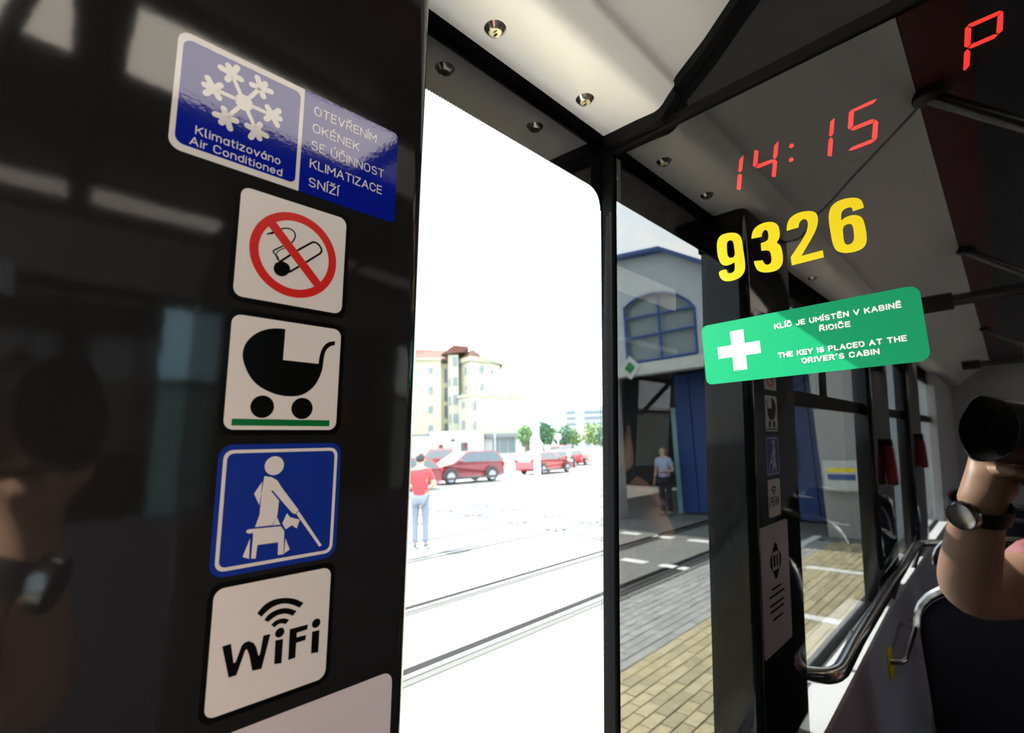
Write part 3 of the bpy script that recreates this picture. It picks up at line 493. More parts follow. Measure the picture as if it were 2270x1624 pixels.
for i, (x, y) in enumerate(((-.0, -.55), (-.03, -1.30), (-.03, -1.80), (-.03, -2.30))):
    o = seat0 if i == 0 else copy_tree(seat0); o.location = (x, y, -.345)
    for ch in o.children:
        if ch.name.startswith('back_shell') and i == 0: ch.material_slots[0].link = 'OBJECT'; ch.material_slots[0].material = M['seat_dark']
    o['label'] = ('dark seat with bright steel rim nearest the cab', 'red-edged seat second from the cab', 'red-edged seat third from the cab', 'red-edged seat farthest from the cab')[i]

# ================================================================== stickers on the pillar (millimetres on the PIL frame)
def sticker(name, label, fr, a, b):
    o = empty(name, fpt(fr, a, b)); return tag(o, label, 'sticker', None)
def off(pts, c): return [(x+c[0], y+c[1]) for x, y in pts]
def shape(name, loops, m, parent, z, fr=PIL):
    mb = MB()
    for l in loops: mb.poly(l if isinstance(l[0], list) else [l], fr, 0, z)
    return mb.build(name, m, parent)
def smooth_loop(pts, it=2):
    for _ in range(it):
        o = []
        for i in range(len(pts)):
            p, q = pts[i], pts[(i+1) % len(pts)]; o += [(p[0]*.75+q[0]*.25, p[1]*.75+q[1]*.25), (p[0]*.25+q[0]*.75, p[1]*.25+q[1]*.75)]
        pts = o
    return pts
def smooth_path(pts, it=2):
    for _ in range(it):
        o = [pts[0]]
        for p, q in zip(pts, pts[1:]): o += [(p[0]*.75+q[0]*.25, p[1]*.75+q[1]*.25), (p[0]*.25+q[0]*.75, p[1]*.25+q[1]*.75)]
        pts = o+[pts[-1]]
    return pts
# air conditioning
ac = sticker('air_conditioning_sticker', 'wide blue sticker with white snowflake and Czech text, topmost on the pillar', PIL, 106, 178)
shape('white_border', [rrect(44, 147.6, 106.6, 209.4, (5.5, 0, 0, 5.5))], M['st_white_gl'], ac, .20)
shape('blue_field', [rrect(46.4, 151.2, 104.4, 206.0, (4.2, 3.2, 3.2, 4.2))], M['st_blue_gl'], ac, .28)
shape('blue_field', [rrect(106.6, 147.6, 169.4, 209.6, (0, 3.5, 3.5, 0))], M['st_blue_gl'], ac, .20)
sf = MB(); c = (75.3, 185.6); sf.poly([circle(c[0], c[1], 4.4, 24)], PIL, None, .36)
for k in range(6):
    a = R(118.5-60*k); ux, uy = math.cos(a), math.sin(a); P = lambda r, t: (c[0]+ux*r-uy*t, c[1]+uy*r+ux*t)
    ribbon(sf, [P(3, 0), P(14.6, 0)], 2.1, PIL, .36)
    ribbon(sf, [P(14.6, 0), P(18.6, 0)], 3.1, PIL, .36)
    for t in (-1, 1):
        ribbon(sf, [P(11.6, t*3.6), P(17.6, -t*4.3)], 3.1, PIL, .36)
sf.build('snowflake', M['st_white_gl'], ac)
text_line('text_line', 'Klimatizov\u00e1no', 54.6, 95.8, 158.6, 4.7, 1.35, PIL, .36, M['st_white_gl'], ac)
text_line('text_line', 'Air Conditioned', 52.6, 97.2, 152.4, 4.5, 1.35, PIL, .36, M['st_white_gl'], ac)
for t, x0, x1, y in (('OTEV\u0158EN\u00cdM', 112.6, 153.6, 196.6), ('OK\u00c9NEK', 112.3, 142.0, 185.8), ('SE \u00da\u010cINNOST', 112.1, 160.2, 175.0), ('KLIMATIZACE', 112.0, 159.2, 163.7), ('SN\u00cd\u017d\u00cd', 111.9, 130.2, 152.4)):
    text_line('text_line', t, x0, x1, y, 5.6, 1.25, PIL, .30, M['st_white_gl'], ac, gap=2.5)
# framed square stickers
def square(name, label, c, edge, fieldm, r_out=6.0):
    o = sticker(name, label, PIL, *c)
    shape('black_edge' if edge is M['st_black'] else 'blue_edge', [rrect(c[0]-32, c[1]-32, c[0]+32, c[1]+32, r_out)], edge, o, .20)
    if fieldm: shape('white_field', [rrect(c[0]-29.5, c[1]-29.4, c[0]+29.5, c[1]+29.4, 4.6)], fieldm, o, .28)
    return o
NS, PR, OM, WF = (106.9, 110.6), (107.4, 42.4), (109.0, -26.4), (109.3, -93.0)
ns = square('no_smoking_sticker', 'white square sticker with crossed out cigarette in a red ring', NS, M['st_black'], M['st_white'])
blk = MB()
blk.poly([smooth_loop(off(SHP['ns_ash'], NS), 1)], PIL, None, .34)
ribbon(blk, off([(-7.8, -6.5), (1.3, 2.3), (8.6, 8.7), (10.0, 9.7), (11.6, 9.8), (13.4, 8.9), (14.9, 7.2), (15.2, 5.6), (14.3, 3.9), (6.2, -3.5), (-1.9, -10.7)], NS), 1.1, PIL, .34)
blk.build('cigarette', M['st_black'], ns)
smk = MB(); ribbon(smk, smooth_path(off(SHP['ns_smoke1'], NS)), .75, PIL, .34); ribbon(smk, smooth_path(off(SHP['ns_smoke2'], NS)), .55, PIL, .34); ribbon(smk, smooth_path(off(SHP['ns_smoke3'], NS)), .5, PIL, .34)
smk.build('smoke', M['st_black'], ns)
shape('red_ring', [[circle(NS[0]+.4, NS[1]-.6, 24.0, 60), circle(NS[0]+.4, NS[1]-.6, 19.4, 60)]], M['st_red'], ns, .40)
mb = MB(); ribbon(mb, off([(-14.4, 14.9), (15.4, -15.9)], NS), 5.0, PIL, .41); mb.build('red_slash', M['st_red'], ns)
pr = square('pram_sticker', 'white square sticker with black pram on a green line', PR, M['st_black'], M['st_white'])
b = SHP['pr_body']; shape('pram_body', [off([b[0], b[1], b[2]]+smooth_path(b[3:7]+[b[7]], 1)+smooth_path(b[8:]+[b[0]], 2)[:-1], PR)], M['st_black'], pr, .34)
for q in ('pr_w1', 'pr_w2'): (cx, cy), r = SHP[q]; shape('wheel', [circle(PR[0]+cx, PR[1]+cy+.3, 5.9)], M['st_black'], pr, .34)
shape('green_line', [[(PR[0]-25.8, PR[1]-27.3), (PR[0]+25.4, PR[1]-27.3), (PR[0]+25.4, PR[1]-23.9), (PR[0]-25.8, PR[1]-23.9)]], M['st_green'], pr, .36)
om = square('priority_seat_sticker', 'blue square sticker with white seated figure holding a cane', OM, M['st_blue'], None, 6.5)
shape('white_outline', [[rrect(OM[0]-29.8, OM[1]-29.3, OM[0]+29.8, OM[1]+29.3, 4.4), rrect(OM[0]-28.1, OM[1]-27.6, OM[0]+28.1, OM[1]+27.6, 3.2)]], M['st_white'], om, .28)
(cx, cy), r = SHP['om_head']; shape('figure_head', [circle(OM[0]+cx, OM[1]+cy, r)], M['st_white'], om, .28)
shape('figure_torso', [off(SHP['om_torso'], OM)], M['st_white'], om, .28)
shape('figure_elbow', [off(SHP['om_elbow'], OM)], M['st_white'], om, .28)
shape('cane', [off(SHP['om_cane'], OM)], M['st_white'], om, .28)
shape('figure_knee', [off(SHP['om_knee'], OM)], M['st_white'], om, .28); shape('figure_lap', [off(SHP['om_tri'], OM)], M['st_white'], om, .28)
shape('seat', [off(SHP['om_seat'], OM)], M['st_white'], om, .28)
shape('figure_leg', [off(SHP['om_lleg'], OM)], M['st_white'], om, .28); shape('figure_leg', [off(SHP['om_rleg'], OM)], M['st_white'], om, .28)
wf = square('wifi_sticker', 'white square sticker with black radio waves and the word WiFi', WF, M['st_black'], M['st_white'])
for q in ('wf_a1', 'wf_a2', 'wf_a3'):
    p = SHP[q]; h = {'wf_a1': 6, 'wf_a2': 5, 'wf_a3': 4}[q]; shape('radio_wave', [off(smooth_path(p[:h], 2)+smooth_path(p[h:], 2), WF)], M['st_black'], wf, .34)
for q in ('wf_d1', 'wf_d2'): (cx, cy), r = SHP[q]; shape('letter_dot', [circle(WF[0]+cx, WF[1]+cy, 2.4, 20)], M['st_black'], wf, .34)
for q in ('wf_w', 'wf_i1', 'wf_f', 'wf_i2'): shape('letter', [off(SHP[q], WF)], M['st_black'], wf, .34)
# tall pale notice, mostly below the picture; its emblem and lines of print show in the cab glass
no = sticker('notice_sticker', 'large pale notice with rounded corners below the WiFi sticker', PIL, 116, -226)
shape('sheet', [rrect(50, -322, 182, -132.4, 6.5)], M['st_pale'], no, .20)
em = [(116+math.cos(R(a))*(24+3.5*math.cos(R(4*a))), -190+math.sin(R(a))*(24+3.5*math.cos(R(4*a)))) for a in range(0, 360, 6)]
shape('emblem', [[em, rrect(100, -204, 132, -176, 6)]], M['st_black'], no, .26)
shape('emblem_mark', [rrect(105, -199, 113, -181, 2), rrect(118, -199, 127, -181, 2)], M['st_black'], no, .26)
for i, (x0, x1, y) in enumerate(((95, 140, -230), (80, 152, -240), (85, 150, -253), (85, 150, -262), (92, 140, -275))): shape('print_line', [rrect(x0, y-1.6, x1, y+1.6, .8)], M['st_black'], no, .26)

# ================================================================== on and behind the cab glass
ks = sticker('first_aid_key_sticker', 'long green sticker with white cross on the cab glass', GLS, -124, 88)
shape('green_sheet', [rrect(-212.6, 56.5, -35.5, 117.4, (6, 7.5, 7.5, 6))], M['green_foil'], ks, .20, GLS)
shape('white_cross', [[(-184.2, 67.4), (-171.5, 67.4), (-171.5, 81.2), (-157.6, 81.2), (-157.6, 93.0), (-171.5, 93.0), (-171.5, 106.7), (-184.2, 106.7), (-184.2, 93.0), (-197.9, 93.0), (-197.9, 81.2), (-184.2, 81.2)]], M['foil_white'], ks, .28, GLS)
for t, x0, x1, y in (('KL\u00cd\u010c JE UM\u00cdST\u011aN V KABIN\u011a', -143.6, -48.2, 101.4), ('\u0158IDI\u010cE', -107.6, -84.0, 92.5), ('THE KEY IS PLACED AT THE', -143.4, -48.1, 73.9), ('DRIVER\u00b4S CABIN', -124.3, -66.9, 66.1)):
    text_line('text_line', t, x0, x1, y, 5.1, 2.3, GLS, .28, M['foil_white'], ks, gap=3.3, space=5.2)
vn = sticker('vehicle_number', 'yellow digits 9326 on the dark cab glass', GLS, -126, 157); vn['category'] = 'number'
shape('digit', [[smooth_loop(SHP['d9'], 1), smooth_loop(SHP['d9h'], 1)]], M['yellow_foil'], vn, .15, GLS)
def keep(pts, sharp, it=1):
    """round a traced outline but keep the listed corners"""
    n = len(pts); o = []
    for i in range(n):
        p, a, b = pts[i], pts[i-1], pts[(i+1) % n]
        if i in sharp: o.append(p)
        else: o += [(p[0]*.75+a[0]*.25, p[1]*.75+a[1]*.25), (p[0]*.75+b[0]*.25, p[1]*.75+b[1]*.25)]
    return o
shape('digit', [keep(SHP['d3'], (0, 19, 20, 27, 28, 35))], M['yellow_foil'], vn, .15, GLS)
shape('digit', [keep(SHP['d2'], (0, 10, 11, 12, 13, 14, 21))], M['yellow_foil'], vn, .15, GLS)
shape('digit', [[keep(SHP['d6'], (1, 2)), smooth_loop(SHP['d6h'], 1)]], M['yellow_foil'], vn, .15, GLS)
def led(name, label, box, digits, dots=()):
    o = empty(name, fpt(LEDF, (box[0]+box[2])/2, box[1])); tag(o, label, 'display')
    mb = MB(); mb.poly([rrect(*box, 4)], LEDF, -9, -.3); mb.build('housing', M['led_off'], o)
    for d in digits:
        xs = [p[0] for s in d for p in s]; ys = [p[1] for s in d for p in s]
        h = empty('digit', fpt(LEDF, (min(xs)+max(xs))/2, min(ys))); h.parent = o; h.matrix_parent_inverse = parent_mat(o).inverted()
        for s in d:
            cx = sum(p[0] for p in s)/len(s); cy = sum(p[1] for p in s)/len(s)
            shape('segment', [[(cx+(x-cx)*.97, cy+(y-cy)*.97) for x, y in s]], M['led'], h, .3, LEDF)
    for (x, y), r in dots: shape('colon_dot', [circle(x, y, r, 16)], M['led'], o, .3, LEDF)
led('clock_display', 'red seven segment clock reading 14:15 behind the cab glass', (-180, 240, -30, 302), [SHP[k] for k in ('led_one', 'led_four', 'led_one2', 'led_five')], (SHP['led_c1'], SHP['led_c2']))
led('zone_display', 'red seven segment letter P behind the cab glass, upper right', (-20, 272, 60, 332), [SHP['led_P']])

# ================================================================== outside
O = dict(
 paving=mat('asphalt_concrete', (.175, .172, .160), .9, noise=(1.2, (.20, .196, .182)), spec=.2), joint=mat('sand_joint', (.07, .066, .058), .95),
 yellow_pav=[mat('sand_paver_%s' % n, c, .85, noise=(9, tuple(q*1.18 for q in c))) for n, c in (('a', (.37, .315, .185)), ('b', (.31, .27, .165)), ('c', (.40, .345, .215)))],
 grey_pav=[mat('grey_paver_%s' % n, c, .85, noise=(9, tuple(q*1.18 for q in c))) for n, c in (('a', (.31, .31, .285)), ('b', (.265, .27, .258)))],
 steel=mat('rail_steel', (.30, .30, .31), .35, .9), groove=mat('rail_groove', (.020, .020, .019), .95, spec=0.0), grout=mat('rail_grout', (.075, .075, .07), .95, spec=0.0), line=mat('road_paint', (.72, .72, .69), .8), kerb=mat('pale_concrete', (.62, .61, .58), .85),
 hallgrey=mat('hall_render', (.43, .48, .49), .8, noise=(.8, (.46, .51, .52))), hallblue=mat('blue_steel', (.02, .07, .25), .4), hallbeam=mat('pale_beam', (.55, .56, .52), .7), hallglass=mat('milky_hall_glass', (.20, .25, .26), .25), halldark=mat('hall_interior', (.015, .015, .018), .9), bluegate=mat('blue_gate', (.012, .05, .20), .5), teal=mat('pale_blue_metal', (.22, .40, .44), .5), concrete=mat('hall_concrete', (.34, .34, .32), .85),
 wall_y=mat('yellow_render', (.32, .305, .20), .9), wall_c=mat('cream_render', (.30, .29, .23), .9), wall_w=mat('white_render', (.35, .35, .33), .9), trimc=mat('cornice_cream', (.30, .28, .20), .9), tile=mat('roof_tile_red', (.10, .042, .034), .8, spec=.1), winframe=mat('window_frame_white', (.19, .20, .20), .7), winglass=mat('far_window_glass', (.085, .115, .125), .3), windark=mat('dark_opening', (.05, .055, .055), .6), canopy=mat('canopy_grey', (.12, .13, .13), .7), metal=mat('flue_metal', (.45, .45, .46), .4, .3),
 leafs=[mat('leaf_%s' % n, c, .7) for n, c in (('a', (.09, .17, .06)), ('b', (.06, .13, .07)), ('c', (.14, .20, .07)))], bark=mat('bark', (.08, .06, .045), .9), lawn=mat('lawn_grass', (.10, .17, .08), .95, noise=(3, (.14, .21, .10))),
 suv=mat('burgundy_paint', (.135, .010, .016), .25, .0, coat=.6), carred=mat('red_paint', (.25, .018, .02), .25, coat=.6), cardark=mat('graphite_paint', (.06, .065, .07), .25, coat=.6), carorange=mat('orange_red_paint', (.30, .05, .02), .3, coat=.4),
 carglass=mat('car_glass', (.03, .045, .05), .06, ior=1.6), tyre=mat('tyre', (.015, .015, .015), .8), hub=mat('alloy_wheel', (.22, .235, .25), .4), cladding=mat('black_cladding', (.03, .03, .03), .7), headl=mat('headlamp', (.7, .72, .74), .1), taill=mat('tail_lamp', (.4, .01, .01), .2),
 mast=mat('mast_pale_grey', (.55, .56, .57), .5), mastgrey=mat('mast_grey', (.25, .27, .29), .6))
gd = struct(empty('ground', (0, 0, GZ)), 'sunlit tram yard paving with embedded rails')
MB().box((-240, -120, GZ-.3), (60, 320, GZ-.012)).build('yard_surface', O['paving'], gd)
MB().box((-3.52, -9.6, GZ-.05), (-.62, 12, GZ-.008)).build('paver_bed', O['joint'], gd)
# pavers 0.2 x 0.1 m laid in running bond along the track
def paver_mesh(name, m):
    a, b, h = .0955, .0465, .0; v = [(-b, -a, -.03), (b, -a, -.03), (b, a, -.03), (-b, a, -.03), (-b, -a, -.003), (b, -a, -.003), (b, a, -.003), (-b, a, -.003), (-b+.003, -a+.003, 0), (b-.003, -a+.003, 0), (b-.003, a-.003, 0), (-b+.003, a-.003, 0)]
    me = bpy.data.meshes.new(name); me.from_pydata(v, [], [(0,1,5,4),(1,2,6,5),(2,3,7,6),(3,0,4,7),(4,5,9,8),(5,6,10,9),(6,7,11,10),(7,4,8,11),(8,9,10,11)]); me.materials.append(m); me.update(); return me
PM = [paver_mesh('paver', m) for m in O['yellow_pav']+O['grey_pav']]
rng = random.Random(3); rest = [([], []) for _ in range(5)]; singles = 0
for i in range(22):
    x = -1.32-.1*i
    if x < -3.50: break
    for j in range(-47, 60):
        y = j*.2+(.1 if i % 2 else 0); grey = x < -2.44
        k = 3+rng.randrange(2) if grey else rng.randrange(3); z = GZ+rng.uniform(-.002, .002); rz = rng.uniform(-.008, .008)
        near = (-2.45 < y < -1.35 and x > -2.65) or (-3.2 < y <= -2.45 and x > -2.9) or (1.0 < y < 2.0 and x > -2.3)
        if near and singles < 300:
            o = bpy.data.objects.new('paver', PM[k]); COL.objects.link(o); o.parent = gd; o.location = (x, y, z-GZ); o.rotation_euler = (0, 0, rz); singles += 1
        else:
            v, f = rest[k]; n = len(v); v += [(x+p.co.x, y+p.co.y, z+p.co.z) for p in PM[k].vertices]; f += [tuple(n+q for q in pl.vertices) for pl in PM[k].polygons]
mb = MB()
for k, (v, f) in enumerate(rest): mb.add(v, f, k)
tag(mb.build('paver_field', O['yellow_pav']+O['grey_pav'], gd), kind='stuff')
MB().box((-1.26, -9.6, GZ-.02), (-.62, 12, GZ+.004)).build('kerb_strip', O['kerb'], gd)
# rails
def rail(path, parent):
    p = [Vector(q) for q in path]; mb = MB()
    for a, b in zip(p, p[1:]):
        t = (b-a).normalized(); s = Vector((-t.y, t.x, 0))
        for w0, w1, z in ((-.028, .028, .004),): mb.hexa([a+s*w0, b+s*w0, b+s*w1, a+s*w1], [q+Vector((0, 0, z)) for q in (a+s*w0, b+s*w0, b+s*w1, a+s*w1)])
    mb.build('rail', O['steel'], parent)
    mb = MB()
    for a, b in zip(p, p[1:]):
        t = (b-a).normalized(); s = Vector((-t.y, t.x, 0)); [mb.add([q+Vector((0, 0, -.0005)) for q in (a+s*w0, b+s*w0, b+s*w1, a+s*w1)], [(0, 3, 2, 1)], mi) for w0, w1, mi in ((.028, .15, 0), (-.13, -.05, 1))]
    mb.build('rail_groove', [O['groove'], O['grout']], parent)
zz = GZ-.004
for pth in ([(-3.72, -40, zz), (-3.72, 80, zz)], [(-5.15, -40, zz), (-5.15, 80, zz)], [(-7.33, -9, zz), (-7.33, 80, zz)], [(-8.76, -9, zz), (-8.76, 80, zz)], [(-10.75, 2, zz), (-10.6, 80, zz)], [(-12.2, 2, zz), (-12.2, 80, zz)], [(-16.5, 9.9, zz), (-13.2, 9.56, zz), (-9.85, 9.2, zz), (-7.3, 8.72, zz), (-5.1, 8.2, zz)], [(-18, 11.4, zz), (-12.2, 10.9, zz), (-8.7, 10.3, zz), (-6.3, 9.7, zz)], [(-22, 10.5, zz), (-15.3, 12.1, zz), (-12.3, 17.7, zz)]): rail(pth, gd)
# painted marks near the hall
marks = [(-6.5+.72*i, -8.25, .40, .20) for i in range(5)]+[(-5.1+.66*i, -6.15, .42, .18) for i in range(5)]
for i, (x, y, lx, ly) in enumerate(marks): tag(MB().box((x-lx/2, y-ly/2, GZ-.011), (x+lx/2, y+ly/2, GZ-.004)).build('road_marking', O['line']), 'short white dash painted on the yard in front of the hall', 'marking', 'white dashes before the hall')
for i, (a, b) in enumerate((((-2.86, -9.9), (-2.74, -7.4)), ((-2.4, -5.05), (-1.3, -4.9)), ((-2.3, -7.3), (-1.3, -7.15)))): tag(MB().box((*a, GZ-.011), (*b, GZ+.006)).build('road_marking', O['line']), ('long white line painted along the hall pillar', 'white cross line painted nearest the tram', 'white cross line painted in front of the hall pillar')[i], 'marking')

# tram hall behind: seen in the cab glass ----------------------------------------------------------
HY = -10.0
ha = empty('tram_hall', (-6, HY, GZ)); tag(ha, 'grey tram hall with blue glazed arch above an open gateway', 'building')
top = [(-14, 5.0), (-6.9, 4.78), (-5.45, 4.62), (-4.4, 3.96), (-2.6, 2.9), (-1.75, 2.4)]
hf = frame((0, HY, 0), (1, 0, 0), (0, 0, 1), (0, 1, 0), 1.0)
archw = [(-6.66, 2.0), (-4.82, 2.0), (-4.80, 3.06)]+[(-4.95, 3.27), (-5.2, 3.46), (-5.5, 3.59), (-5.85, 3.65), (-6.2, 3.63), (-6.45, 3.55), (-6.66, 3.42)]
hfr = (hf[0], hf[1], hf[2], Vector((0, -1, 0)))
mb = MB(); mb.poly([[(-14, 1.67), (-1.75, 1.67)]+top[::-1], archw], (hf[0], hf[1], hf[2], Vector((0, 1, 0))), -.3, 0.0); mb.build('front_wall', O['hallgrey'], ha)
mb = MB()
for (x0, z0), (x1, z1) in zip(top, top[1:]): mb.hexa([(x0, HY-20, z0-.02), (x1, HY-20, z1-.02), (x1, HY+.25, z1-.02), (x0, HY+.25, z0-.02)], [(x0, HY-20, z0+.07), (x1, HY-20, z1+.07), (x1, HY+.25, z1+.07), (x0, HY+.25, z0+.07)])
mb.build('roof_edge', O['hallblue'], ha)
MB().box((-14, HY-.1, 1.66), (-1.75, HY+.12, 1.93)).build('beam', O['hallbeam'], ha)
gw = MB(); gw.poly([archw], (hf[0], hf[1], hf[2], Vector((0, 1, 0))), -.2, -.12); ag = gw.build('arched_glazing', O['hallglass'], ha)
def bar(x0, z0, x1, z1, w=.07):
    m = MB(); m.tube([(x0, HY+.0, z0), (x1, HY+.0, z1)], w/2, 6); return m.build('glazing_bar', O['hallblue'], ag)
bar(-6.66, 2.0, -4.82, 2.0); bar(-6.64, 2.0, -6.64, 3.4); bar(-4.82, 2.0, -4.8, 3.06); bar(-5.70, 2.0, -5.70, 3.62); bar(-6.66, 2.62, -4.8, 2.62); bar(-6.66, 3.14, -4.8, 3.08)
for p, q in zip(archw[2:], archw[3:]): bar(*p, *q)
for x0, x1 in ((-2.62, -1.92), (-7.6, -7.1), (-13.9, -13.4)): MB().box((x0, HY-.3, GZ), (x1, HY+.1, 1.67)).build('pillar', O['concrete'], ha)
tag(MB().box((-2.55, HY+.104, -.95), (-1.98, HY+.26, -.42)).build('notice_box', O['hallbeam']), 'pale notice box on the concrete hall pillar', 'box')
tag(MB().box((-2.48, HY+.26, -.62), (-2.05, HY+.266, -.55)).build('yellow_label', M['yellow_foil']), 'yellow strip on the pale notice box', 'label')
tag(MB().box((-2.48, HY+.26, -.76), (-2.05, HY+.266, -.66)).build('blue_label', O['hallblue']), 'blue strip on the pale notice box', 'label')
MB().box((-14, HY-9.2, GZ), (-1.0, HY-9, 4)).build('back_wall', O['halldark'], ha); MB().box((-14, HY-9, 3.0), (-1.0, HY-.3, 3.1)).build('inner_ceiling', O['halldark'], ha)
MB().box((-1.75, HY-9, GZ), (-1.6, HY, 2.4)).build('side_wall', O['hallgrey'], ha)
for i, (x0, x1, y) in enumerate(((-6.2, -4.5, HY-1.5), (-4.3, -2.7, HY-1.5))):
    gt = empty('gate_leaf', ((x0+x1)/2, y, GZ)); tag(gt, ('blue hall gate leaf with pale blue edge post', 'blue hall gate leaf beside the concrete pillar')[i], 'gate')
    n = 4
    for k in range(n): MB().box((x0+(x1-x0)*k/n+.015, y-.03, GZ+.05), (x0+(x1-x0)*(k+1)/n-.015, y+.03, 1.75)).build('panel', O['bluegate'], gt)
    MB().box((x0-.12, y-.06, GZ), (x0, y+.06, .05 if i else .9)).build('edge_post', O['teal'], gt)
tag(MB().box((-3.72, HY-1.40, -.75), (-3.42, HY-1.36, .10)).build('gate_sign', O['carorange']), 'faded orange plate on the blue gate leaf', 'sign')
dg = empty('diamond_sign', (-6.55, HY+.14, 1.62)); tag(dg, 'small white diamond sign with green centre on the hall beam', 'sign')
q = (Vector((-6.5, HY+.13, 1.86)), Vector((1, 0, 0)), Vector((0, 0, 1)), Vector((0, 1, 0)))
m_ = MB(); m_.poly([[(-.3, 0), (0, -.3), (.3, 0), (0, .3)]], q, 0, .02); m_.build('plate', O['hallbeam'], dg); m_ = MB(); m_.poly([[(-.15, 0), (0, -.15), (.15, 0), (0, .15)]], q, .02, .03); m_.build('mark', M['st_green'], dg)

# yellow apartment house ---------------------------------------------------------------------------
BD = 88.0; bc = Vector((-66.6, 57.5, GZ)); bx = Vector((.654, .757, 0)); by = Vector((-.757, .654, 0))
ah = empty('apartment_building', bc); tag(ah, 'yellow apartment house with red tiled roof, bay and roof terrace', 'building')
def B(x, y, z): return bc+bx*x+by*y+Vector((0, 0, z-GZ))
K = 12.75
def zx(v): return (v/5.6+915-1040)/K
def zzv(v): return (994-(v/5.6+740))/K
def bbox(name, x0, x1, y0, y1, z0, z1, m, parent=ah):
    mb = MB(); mb.hexa([B(x0, y0, z0), B(x0, y1, z0), B(x1, y1, z0), B(x1, y0, z0)][::-1], [B(x0, y0, z1), B(x0, y1, z1), B(x1, y1, z1), B(x1, y0, z1)][::-1]); return mb.build(name, m, parent)
def win(x0, x1, z0, z1, y, dark=False):
    w = bbox('window', zx(x0), zx(x1), y-.10, y+.05, zzv(z1), zzv(z0), O['winframe'])
    if dark: bbox('pane', zx(x0)+.15, zx(x1)-.1, y-.13, y-.09, zzv(z1)+.1, zzv(z0)-.1, O['windark'], w)
    else:
        xm = (zx(x0)+zx(x1))/2
        for a, b in ((zx(x0)+.1, xm-.06), (xm+.06, zx(x1)-.1)): bbox('pane', a, b, y-.13, y-.09, zzv(z1)+.1, zzv(z0)-.1, O['winglass'], w)
bbox('wall', -16, zx(335), 0, 12, GZ, zzv(300), O['wall_y']); bbox('cornice', -16.3, zx(345), -.5, 12, zzv(310), zzv(285), O['trimc'])
bbox('wall', zx(335), zx(560), 2.0, 12, GZ, zzv(330), O['wall_y'])
bbox('bay', zx(425), zx(555), 1.0, 4, zzv(1215), zzv(230), O['wall_c'])
mb = MB(); mb.hexa([B(zx(340), .4, zzv(230)), B(zx(340), 8, zzv(230)), B(zx(640), 8, zzv(200)), B(zx(640), .4, zzv(200))][::-1], [B(zx(500), .4, zzv(110)), B(zx(500), 8, zzv(100)), B(zx(690), 8, zzv(110)), B(zx(690), .4, zzv(130))][::-1]); mb.build('gable', O['tile'], ah)
mb = MB(); mb.hexa([B(-16.5, -.4, zzv(290)), B(zx(400), -.4, zzv(300)), B(zx(560), 12, zzv(300)), B(-16.5, 12, zzv(290))], [B(-14, 4, zzv(85)), B(zx(390), 4, zzv(130)), B(zx(450), 8, zzv(120)), B(-14, 8, zzv(85))]); mb.build('roof', O['tile'], ah)
# corner tower with two faces
tl, tm, tr_ = (zx(555), 3.0), (zx(715), -1.0), (zx(1100), 3.5)
def tri_block(name, p, z0, z1, m, e=0.0):
    (a, b, c) = p; k = [(a[0]-e, a[1]), (b[0], b[1]-e), (c[0]+e, c[1]), (c[0]+e, 12), (a[0]-e, 12)]; mb = MB(); n = len(k)
    mb.add([B(x, y, z0) for x, y in k]+[B(x, y, z1) for x, y in k], [(i, (i+1) % n, n+(i+1) % n, n+i) for i in range(n)]+[tuple(reversed(range(n))), tuple(range(n, 2*n))]); return mb.build(name, m, ah)
tri_block('tower', (tl, tm, tr_), GZ, zzv(330), O['wall_c']); tri_block('cornice', (tl, tm, tr_), zzv(335), zzv(275), O['trimc'], .5)
mb = MB(); k = [B(tl[0]-.5, 2.6, zzv(280)), B(tm[0], -1.6, zzv(262)), B(tr_[0]+.6, 3.3, zzv(350)), B(tr_[0]+.5, 12, zzv(340)), B(tl[0], 12, zzv(280))]; t2 = [B(zx(700), 4, zzv(150)), B(zx(745), 3, zzv(130)), B(zx(900), 5, zzv(235)), B(zx(900), 9, zzv(235)), B(zx(700), 9, zzv(150))]
mb.add(k+t2, [(i, (i+1) % 5, 5+(i+1) % 5, 5+i) for i in range(5)]+[(5, 6, 7, 8, 9), (4, 3, 2, 1, 0)]); mb.build('tower_roof', O['tile'], ah)
bbox('chimney', zx(800), zx(900), 4, 6, zzv(270), zzv(135), O['metal']); bbox('chimney', zx(705), zx(755), 3.4, 4.4, zzv(260), zzv(130), O['tile'])
ll, lm, lr = (zx(550), .5), (zx(700), -3.0), (zx(1335), 1.5)
tri_block('terrace_block', (ll, lm, lr), GZ, zzv(780), O['wall_c']); tri_block('parapet', (ll, lm, lr), zzv(800), zzv(762), O['trimc'], .25)
for x in (605, 705, 780, 1215): bbox('planter', zx(x-12), zx(x+12), 0.2, .8, zzv(760), zzv(715), O['leafs'][0])
bbox('annex', zx(225), zx(850), -5.5, .5, GZ, zzv(1215), O['wall_w']); bbox('annex', -16, zx(225), -5.0, .5, GZ, zzv(1255), O['wall_w']); bbox('annex_roof', -16, zx(225), -5.2, .5, zzv(1258), zzv(1240), O['canopy'])
bbox('shop_canopy', zx(870), zx(1385), -3.6, 2.5, zzv(1300), zzv(1255), O['canopy']); bbox('shop_wall', zx(860), zx(1365), -2.9, 2, GZ, zzv(1300), O['wall_w'])
for a, b in ((960, 1040), (1050, 1135), (1145, 1230)): bbox('shop_window', zx(a), zx(b), -3.0, -2.85, zzv(1480), zzv(1312), O['winglass'])
bbox('shop_door', zx(1362), zx(1412), -3.0, 0, zzv(1475), zzv(1300), O['windark'])
